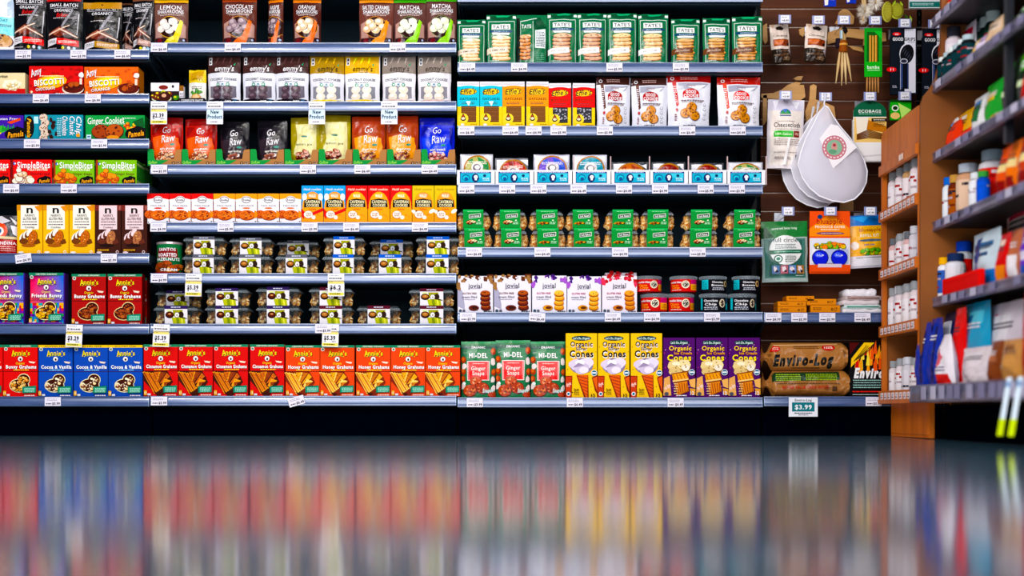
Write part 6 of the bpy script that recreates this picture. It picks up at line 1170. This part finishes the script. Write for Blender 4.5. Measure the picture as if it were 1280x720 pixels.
for yy in (-1.26, -2.2): mb = MB(); mb.box(1.532, yy-.02, .93, 1.56, yy, 2.0, '1c1e2a', .002); L_(mb); mb.build('upright', mat('gondola_upright_steel', '20222c', rough=.4, metal=.3), gon)
def sidepouch(key, w, h, c, spots):
    def f(a):
        for s_ in spots: a.r(*s_) if len(s_) == 5 else a.blob(*s_)
        a.micro(w*.2, h*.25, w*.8, 'f4f0f4' if c[0] in '0123456789ab' else '3a3440', 2, 2, 4)
    pouch(key, w, h, .07, c, f, L=8)
def side(key, xa, xb, top, zb, X=1.55, desc='', cat='pouch', name='pouch', d=None):
    ya, yb = gx(xa, X), gx(xb, X); w, h, parts = D[key]; dist = CAM_D+(ya+yb)/2; W = abs(ya-yb); H = gz(top, dist)-zb
    o = link(name, parts[0][1]); o.location = (X, (ya+yb)/2, zb); o.rotation_euler = (0, 0, -PI/2); o.scale = (W/(w*U), 1 if not d else d, H/(h*U))
    for pn, me in parts[1:]: link(pn, me, o)
    tag(o, desc, cat); return o
def sbottle(key, x, top, zb, X, r, body, cap, lab, desc, name='bottle'):
    y = gx(x, X); H = gz(top, CAM_D+y)-zb
    bottle_mesh(key, r, H, body, cap, lab); return put_bottle(key, X+r*.5, y, zb, 1, desc, None, name)
g1, g2, g3, g4, g5 = [z-.003 for z in GS]; g6 = GB-.003
# top shelf above frame edge, then downwards
sidepouch('s_ry', 50, 60, 'd82c18', [(5, 30, 45, 50, 'f0b818'), (10, 8, 40, 16, 'f8f0e8')]); side('s_ry', 1174, 1190, -12, g1, desc='red and yellow pouch on the highest gondola shelf'); sidepouch('s_grn', 50, 60, '3c8a3a', [(5, 20, 45, 40, 'e8ecd0')]); side('s_grn', 1191, 1212, -18, g1, desc='green pouch on the highest gondola shelf')
sbottle('q1', 1178, 38, g2, 1.57, .028, '8c2c14', 'c8b8b0', 'c83a28', 'brown and red bottle under the highest shelf, at panel'); sbottle('q2', 1187, 34, g2, 1.57, .03, 'e8dce4', '2a2a34', 'f0e8ee', 'white bottle with dark cap near the end panel'); sidepouch('s_wp', 60, 46, 'e8e0ec', [(6, 5, 54, 12, 'c82c4c'), (40, 14, 50, 40, 'a01c34')]); side('s_wp', 1190, 1208, 31, g2, X=1.60, desc='white and crimson pack behind dark jars')
for i, (x, t) in enumerate(((1176, 72), (1182, 66), (1188, 60), (1194, 56), (1200, 50), (1206, 44))): sbottle(f'qj{i}', x, t, g2, 1.54, .026, '0c1418', ('e8f0f0', 'b8c8d0')[i % 2], '12343a', f'small dark jar with pale lid, {o_[i]} from the end panel', 'jar')
sidepouch('s_ye', 40, 60, 'e8c078', [(4, 6, 36, 20, 'f4e0b0')]); side('s_ye', 1208, 1215, 50, g2, desc='narrow tan carton after the dark jars', name='carton', cat='carton'); sidepouch('s_lav', 40, 70, 'c0a8d0', [(4, 20, 36, 50, 'e8d8f0')]); side('s_lav', 1215, 1224, 44, g2, desc='lavender pouch among pale cartons'); sidepouch('s_bg', 60, 70, 'e8c8a8', [(6, 10, 54, 30, 'f4dcc8'), (6, 50, 54, 60, 'c87a6a')]); side('s_bg', 1224, 1243, 24, g2, desc='tall beige pouch beside the black upright')
for i, (x, t) in enumerate(((1214, 34), (1221, 28), (1228, 22), (1236, 14))): sbottle(f'qk{i}', x, t, g2, 1.66, .03, '142a24', 'c8d8d8', '1c4a3c', f'dark green bottle standing behind pale pouches, {o_[i]} from panel')
sidepouch('s_toy1', 60, 60, 'f0b81c', [(30, 40, 20, 12, 'e83c18'), (12, 12, 12, 9, 'e82c20'), (44, 14, 10, 8, 'f4f0e8')]); sidepouch('s_toy2', 60, 60, 'f2f0f4', [(20, 44, 14, 9, 'd82838'), (44, 40, 10, 8, '1c6a3c'), (40, 14, 10, 8, '5a8ad8')]); sidepouch('s_toy3', 60, 60, '2aa040', [(44, 26, 14, 16, 'f0c818'), (14, 18, 12, 8, 'e84420'), (20, 48, 12, 9, 'f4f4f0')]); sidepouch('s_toy4', 60, 60, 'e8501c', [(30, 30, 16, 10, 'f0b040'), (14, 48, 12, 8, 'f4ece4')])
side('s_toy4', 1177, 1190, 152, g3, desc='orange treat pouch nearest the wood end panel'); side('s_toy1', 1184, 1206, 140, g3, X=1.58, desc='yellow pouch behind the orange treat pouch'); side('s_toy4', 1191, 1206, 160, g3, X=1.535, desc='small orange pouch, second from the end panel'); side('s_toy2', 1206, 1224, 120, g3, desc='white treat pouch with red and green spots'); side('s_toy3', 1222, 1244, 102, g3, desc='bright green and yellow pouch before the upright'); side('s_toy1', 1232, 1240, 140, g3, X=1.53, desc='little yellow pouch at the foot of the green one'); side('s_toy2', 1180, 1186, 148, g3, X=1.56, desc='narrow white pouch behind the orange ones')
sbottle('r1', 1182, 222, g4, 1.55, .022, 'e8f0f8', '2a6ac8', 'f0f4fa', 'small white bottle with blue cap on the third shelf'); sbottle('r2', 1190, 219, g4, 1.56, .027, '6a2c14', 'c89a5c', 'a85a2c', 'brown sauce-coloured bottle with tan cap'); sbottle('r3', 1203, 205, g4, 1.57, .042, 'd8a888', 'b8c0cc', 'ecccb4', 'large beige canister bottle with silver cap'); sbottle('r4', 1216, 216, g4, 1.55, .026, 'f0eef4', 'e4e8ec', 'f4f4f8', 'slim white bottle beside the beige canister'); sbottle('r5', 1225, 214, g4, 1.55, .022, '2850b8', '4a9a4c', '2c5ad0', 'small blue bottle with green cap'); sbottle('r6', 1233, 188, g4, 1.6, .05, 'e8e4ea', '8a98a4', 'e04030', 'wide jar with red label and grey lid')
for i, (k, a_, b_, t) in enumerate((('o1', 1240, 1252, 184), ('o2', 1252, 1264, 176), ('o3', 1264, 1284, 168))): sidepouch(k, 50, 60, ('e0601c', 'e87c20', 'c84c14')[i], [(6, 20, 44, 30, 'f0d8a0'), (10, 40, 40, 52, '8a2408')]); side(k, a_, b_, t, g4, desc=('dark orange', 'bright orange', 'rust orange')[i]+' pouch beyond the wide jar')
sbottle('t1', 1176, 322, g5, 1.54, .022, 'f0f0f6', 'f4b818', '3c5ca8', 'white bottle with yellow cap beside the end panel'); sbottle('t2', 1188, 317, g5, 1.56, .036, 'f0eef6', '20305a', 'f2eef4', 'stout white bottle with navy cap'); sbottle('t3', 1199, 302, g5, 1.6, .034, 'e8eef4', '1c4cc0', 'd83c34', 'tall white bottle with bright blue cap')
sidepouch('s_bw', 60, 90, 'dcecf6', [(0, 62, 60, 90, '1c7ad0'), (10, 18, 50, 26, '3a6a9c'), (10, 34, 44, 40, '2c4a78'), (30, 76, 14, 10, '0c4ca0')]); side('s_bw', 1205, 1238, 289, g5, desc='large white and blue litter bag on the fourth shelf', name='litter_bag', cat='bag')
mb = MB(); mb.box(-.16, -.01, 0, .16, .012, .058, 'e01c10', .003); mb.box(-.15, -.012, .044, .15, -.009, .052, 'f04030'); o = mb.build('red_tray', CARD); o.rotation_euler = (0, 0, -PI/2); Yr = (gx(1183, 1.535)+gx(1229, 1.535))/2; o.location = (1.53, Yr, g5+.002); o.scale = (abs(gx(1183, 1.535)-gx(1229, 1.535))/.32, 1, 1); tag(o, 'bright red shallow display tray in front of the litter bag', 'tray')
sidepouch('s_ro', 40, 60, 'd0301c', [(6, 38, 34, 56, 'e8881c'), (10, 8, 30, 16, 'f4d8c8')]); side('s_ro', 1238, 1251, 292, g5, desc='red and orange pouch after the litter bag'); sidepouch('s_br', 40, 60, 'b86c50', [(6, 30, 34, 54, 'f0e8ec')]); side('s_br', 1252, 1266, 287, g5, desc='brown pouch with white window'); sidepouch('s_pu', 40, 60, '6a3cc0', [(6, 30, 34, 40, 'e8e0f4'), (6, 46, 34, 60, '2c4cb0')]); side('s_pu', 1266, 1284, 280, g5, desc='purple pouch at the frame edge'); sidepouch('s_pk', 60, 60, 'e0c8c0', [(20, 20, 14, 10, 'c03048'), (40, 40, 12, 10, 'f4ece8'), (44, 14, 10, 8, 'c83c50')]); side('s_pk', 1246, 1284, 246, g5, X=1.66, desc='tall pinkish bag standing behind the purple pouch', name='food_bag', cat='bag')
sidepouch('s_nv', 50, 80, '16349c', [(8, 20, 20, 70, '2c6ae0'), (34, 10, 40, 76, '0c1c5c'), (8, 52, 20, 56, '30c060')]); side('s_nv', 1137, 1152, 404, g6, X=1.46, desc='deep blue pouch at the rack end of the base shelf'); side('s_nv', 1152, 1166, 398, g6, X=1.48, desc='deep blue pouch, second on the base shelf')
sidepouch('s_nv2', 50, 80, '121c48', [(10, 10, 40, 30, 'e0e4f0')]); side('s_nv2', 1162, 1186, 391, g6, X=1.53, desc='navy bag with white panel behind the tapered bag'); pouch('s_tri', 40, 66, .08, 'f0e8f0', lambda a: (a.p('c82030', (4, 52), (36, 52), (38, 66), (2, 66)), a.blob(20, 30, 8, 10, 'd86a78', .3), a.micro(8, 42, 32, '3a3a6a', 2, 2, 4)), narrow=.55, L=8); side('s_tri', 1160, 1180, 418, g6, X=1.45, desc='white tapered bag with red base on base shelf', name='treat_bag', cat='bag')
sidepouch('s_red', 40, 90, 'd8181c', [(8, 60, 32, 84, 'b01014')]); side('s_red', 1183, 1195, 385, g6, X=1.5, desc='tall narrow red bag on the base shelf', name='food_bag', cat='bag'); sidepouch('s_cy', 60, 90, '2aa0c8', [(10, 10, 50, 24, '6ac8e0'), (30, 44, 16, 14, '1468a0')]); side('s_cy', 1195, 1225, 378, g6, X=1.53, desc='tall cyan bag behind the white ones', name='food_bag', cat='bag'); sidepouch('s_wt', 60, 60, 'efe4ea', [(20, 44, 14, 10, 'c86a88'), (40, 20, 12, 8, 'f8f4f8')]); side('s_wt', 1192, 1226, 434, g6, X=1.47, desc='white and pink bag in front of the cyan one', name='food_bag', cat='bag')
sidepouch('s_wh', 70, 80, 'e6dce8', [(24, 24, 16, 10, 'c8647c'), (50, 44, 14, 12, 'f8f4fa')]); side('s_wh', 1225, 1268, 378, g6, X=1.56, desc='big white bag with pink patch, behind brown pouches', name='food_bag', cat='bag'); sidepouch('s_b1', 40, 60, '7a4028', [(8, 20, 32, 30, 'a8684a')]); side('s_b1', 1227, 1241, 426, g6, X=1.47, desc='dark brown pouch on the base shelf'); sidepouch('s_b2', 60, 60, 'c8925c', [(20, 40, 10, 8, 'f0e0c8'), (42, 16, 12, 8, '8a5428')]); side('s_b2', 1241, 1267, 424, g6, X=1.47, desc='tan pouch beside the dark brown pouch'); side('s_red', 1267, 1290, 352, g6, X=1.48, desc='large red bag at the frame edge, base shelf', name='food_bag', cat='bag')
sidepouch('s_dk', 50, 60, '182418', [(8, 6, 42, 24, '5cb028'), (12, 34, 40, 40, 'd8e8c0')])
for i, (a_, b_, t, zb) in enumerate(((1245, 1262, 22, GS[1]), (1263, 1284, 4, GS[1]), (1245, 1262, 74, GS[2]), (1263, 1284, 58, GS[2]), (1245, 1262, -30, GS[0]), (1263, 1286, -40, GS[0]))): side('s_dk', a_, b_, t if i not in (2, 3) else t, zb-.003, X=1.545, desc=f'dark pouch with green panel, {o_[i]} of the group past the black upright')
side('s_red', 1268, 1284, 84, g3, X=1.53, desc='red and white pack past the black upright')
tm = MB(); tm.box(-.008, -.0012, -.16, .008, .0012, 0, 'd8e4ee', .0005); tm.box(-.009, -.002, -.175, .009, .002, -.125, 'c8dc3c', .0005); tm.box(-.0085, -.0016, -.03, .0085, .0016, -.012, '8aa0c0'); tmm = tm.mesh('shelf_talker', PAPER)
for i, px in enumerate((1262, 1276)): o = link('shelf_talker', tmm, None, (1.426, gx(px, 1.426), GB+.004)); o.rotation_euler = (-.3, 0, -PI/2+.7); tag(o, ('first', 'second')[i]+' white strip with yellow-green end hanging off the base shelf rail', 'shelf tag', 'strips hanging off the base shelf rail')

# ------------------------------------------------------------------ price tags on the rails
def inst_label():
    fam = {}
    for r in ITEMS: fam.setdefault(r[1], []).append(r)
    for ds, rs in fam.items():
        rs.sort(key=lambda r: r[3])
        for i, r in enumerate(rs):
            n = len(rs); o = r[0]
            if n > 1:
                k = (o_+['ninth'])[i]; r.append(k+' '+ds); lab = f'{ds}, {k} of {("two three four five six seven eight nine".split())[n-2]} counting toward the slatwall' if len(ds.split()) <= 8 else f'{ds}, {k} of {n} toward the slatwall'
                if len(lab.split()) > 16: lab = f'{ds}, {k} toward the slatwall'
                o['group'] = ds.split(',')[0]+' row'
            else: r.append(ds); lab = ds
            if len(lab.split()) < 4: lab += ' on the shelf'
            o['label'] = lab; o['category'] = r[2]
inst_label()
def small_tag(price, seed):
    mb = MB(); w, h = 20, 11; mb.box(-w/2*U, 0, 0, w/2*U, .0008, h*U, 'e6e2ee'); a = Art(mb, w, h, seed=seed); a.micro(2, 2, 15, '9c98ac', .7, 2); a.micro(1.4, 7.6, 8.4, '3a3844', 1.3); a.t(price, 14.2, 8, 2.9, '0c0a12', 9.5, .08); return mb.mesh('price_tag', PAPER)
TM = [small_tag(p, i) for i, p in enumerate(('$4.99', '$5.99', '$3.99', '$6.49', '$4.49'))]
def big_tag(kind, price):
    mb = MB(); w, h = 20.5, 28; mb.box(-w/2*U, 0, 0, w/2*U, .0008, h*U, 'efecf2'); a = Art(mb, w, h, seed=7)
    a.micro(2, 1.5, 13, '7a7688', .8); a.micro(1.5, 5, 18, '1c1a22', 1.4); a.r(0, 8, w, 8.6, 'b8b4c0')
    if kind == 'new':
        a.r(.6, 9, w-.6, 22, 'd4e6f2'); a.t('New', w/2, 12.6, 4.6, '082c48', 10.4, .09); a.t('Product', w/2, 18.6, 4.6, '082c48', 18, .09); a.micro(5, 24.6, 14, '4a4858', 1)
    else:
        a.r(.6, 8.6, w-.6, 12.4, 'f0dc8c'); a.r(.6, 23.4, w-.6, 27, 'e8dc7a'); a.micro(1.5, 9.6, 7, 'a89030'); a.t(price, w*.46, 17, 5, '08060c', 14, .1); a.micro(2, 21, 6, '5a5666'); a.micro(12, 21, 18, '5a5666'); a.micro(2, 24.4, 16, '3c3410', 1.3)
    return mb.mesh('price_tag', PAPER)
BT = {k: big_tag(*k) for k in (('p', '$3.29'), ('p', '$2.39'), ('p', '$5.39'), ('p', '$6.2'), ('new', ''))}
_used = {}
def ptag(px, lipy, z, i, big=None, rot=0, hgt=None):
    near = [r for r in ITEMS if abs(r[4]-z) < .02]; r = min(near, key=lambda r: abs(r[3]-px)) if near else None
    s_ = r[6] if r else 'slatwall shelf goods'; o = link('price_tag', BT[big] if big else TM[i % 5], None)
    hh = 28 if big else 11; o.location = (wx(px, -.012), -.0135, z-.001-hh*U*(1 if big else 1)); o.rotation_euler = (math.radians(-3), math.radians(rot), 0); o.scale = (1.0, 1, 1.0)
    ws = s_.split(); base = 'white price tag below ' if not big else ('blue and white notice below ' if big[0] == 'new' else 'long yellow-striped price tag below ')
    lab = base+' '.join(ws[:10]).rstrip(','); n = _used.get(lab, 0); _used[lab] = n+1
    if n: lab = ('extra ' if n == 1 else 'third ')+lab
    tag(o, lab, 'price tag', 'price tags on the shelf rails'); ALLT.append(o)
ALLT = []
TA = [[29, 98, 153], [51, 116], [40, 124], [14, 86], [(30, -8), 136], [], [66]]
TB = [[199, 291, 497], [], [199, 385, 453, 537], [198, 282, 387, 439, 525], [199], [404], [199, (372, -16)]]
TC = [[], [584, 649, 768, 851], [583, 638, 667, 698, 756, 859, 922], [583, 634, 673, 723, 780, 825, 882, 921], [592.5, 678, 775, 872], [585, (671, 4), 766, 815, 890], [593.5, 718.5, 844.5]]
n_ = 0
for TT, ZZ in ((TA, ZA), (TB, ZB), (TC, ZC)):
    for row, z in zip(TT, ZZ):
        for p in row: n_ += 1; ptag(p[0] if isinstance(p, tuple) else p, 0, z-.002, n_, rot=p[1] if isinstance(p, tuple) else 0)
for b, px, z, ro in ((('p', '$3.29'), 92, ZA[5], 2), (('p', '$2.39'), 198.5, ZB[1], 0), (('new', ''), 268.5, ZB[1], 0), (('new', ''), 396, ZB[1], 0), (('new', ''), 486.5, ZB[1], 0), (('p', '$5.39'), 241.5, ZB[4], 1), (('p', '$6.2'), 420, ZB[4], 0), (('p', '$5.39'), 201, ZB[5], 2), (('p', '$5.39'), 412.5, ZB[5], 2)): ptag(px, 0, z-.002, 0, b, ro)
for i, px in enumerate((966.5, 999, 1034, 1078)): o = link('price_tag', TM[i], None, (wx(px, -.012), -.0135, ZD[0]-.003-11*U)); tag(o, 'white price tag on the low slatwall shelf rail, '+o_[i]+' toward the wooden rack', 'price tag', 'price tags on the shelf rails')
o = link('price_tag', TM[2], None, (wx(1092, -.012), -.0135, ZD[1]-.003-11*U)); tag(o, 'white price tag below the black fire log box', 'price tag', 'price tags on the shelf rails')
mb = MB(); w, h = 36, 24; mb.box(-w/2*U, 0, 0, w/2*U, .0012, h*U, 'e8eaf2', .0003); a = Art(mb, w, h); a.t('Enviro-Log', w/2, 3.4, 3, '12141c', 21, .06); a.r(4, 6.2, 32, 17.6, '0e5c66'); a.r(4.6, 6.8, 31.4, 17, '16707a'); a.t('$3.99', 18, 12, 5.6, 'f6f8fa', 21, .05); a.micro(7, 19, 29, '1c1e28', 1.2); a.micro(12, 21.4, 24, '4a4c58', .9)
o = mb.build('price_sign', CARD); o.location = (wx(1004, -.014), -.0155, ZD[1]-.001-h*U-.003); tag(o, 'white price sign with teal panel below the fire logs', 'price sign')
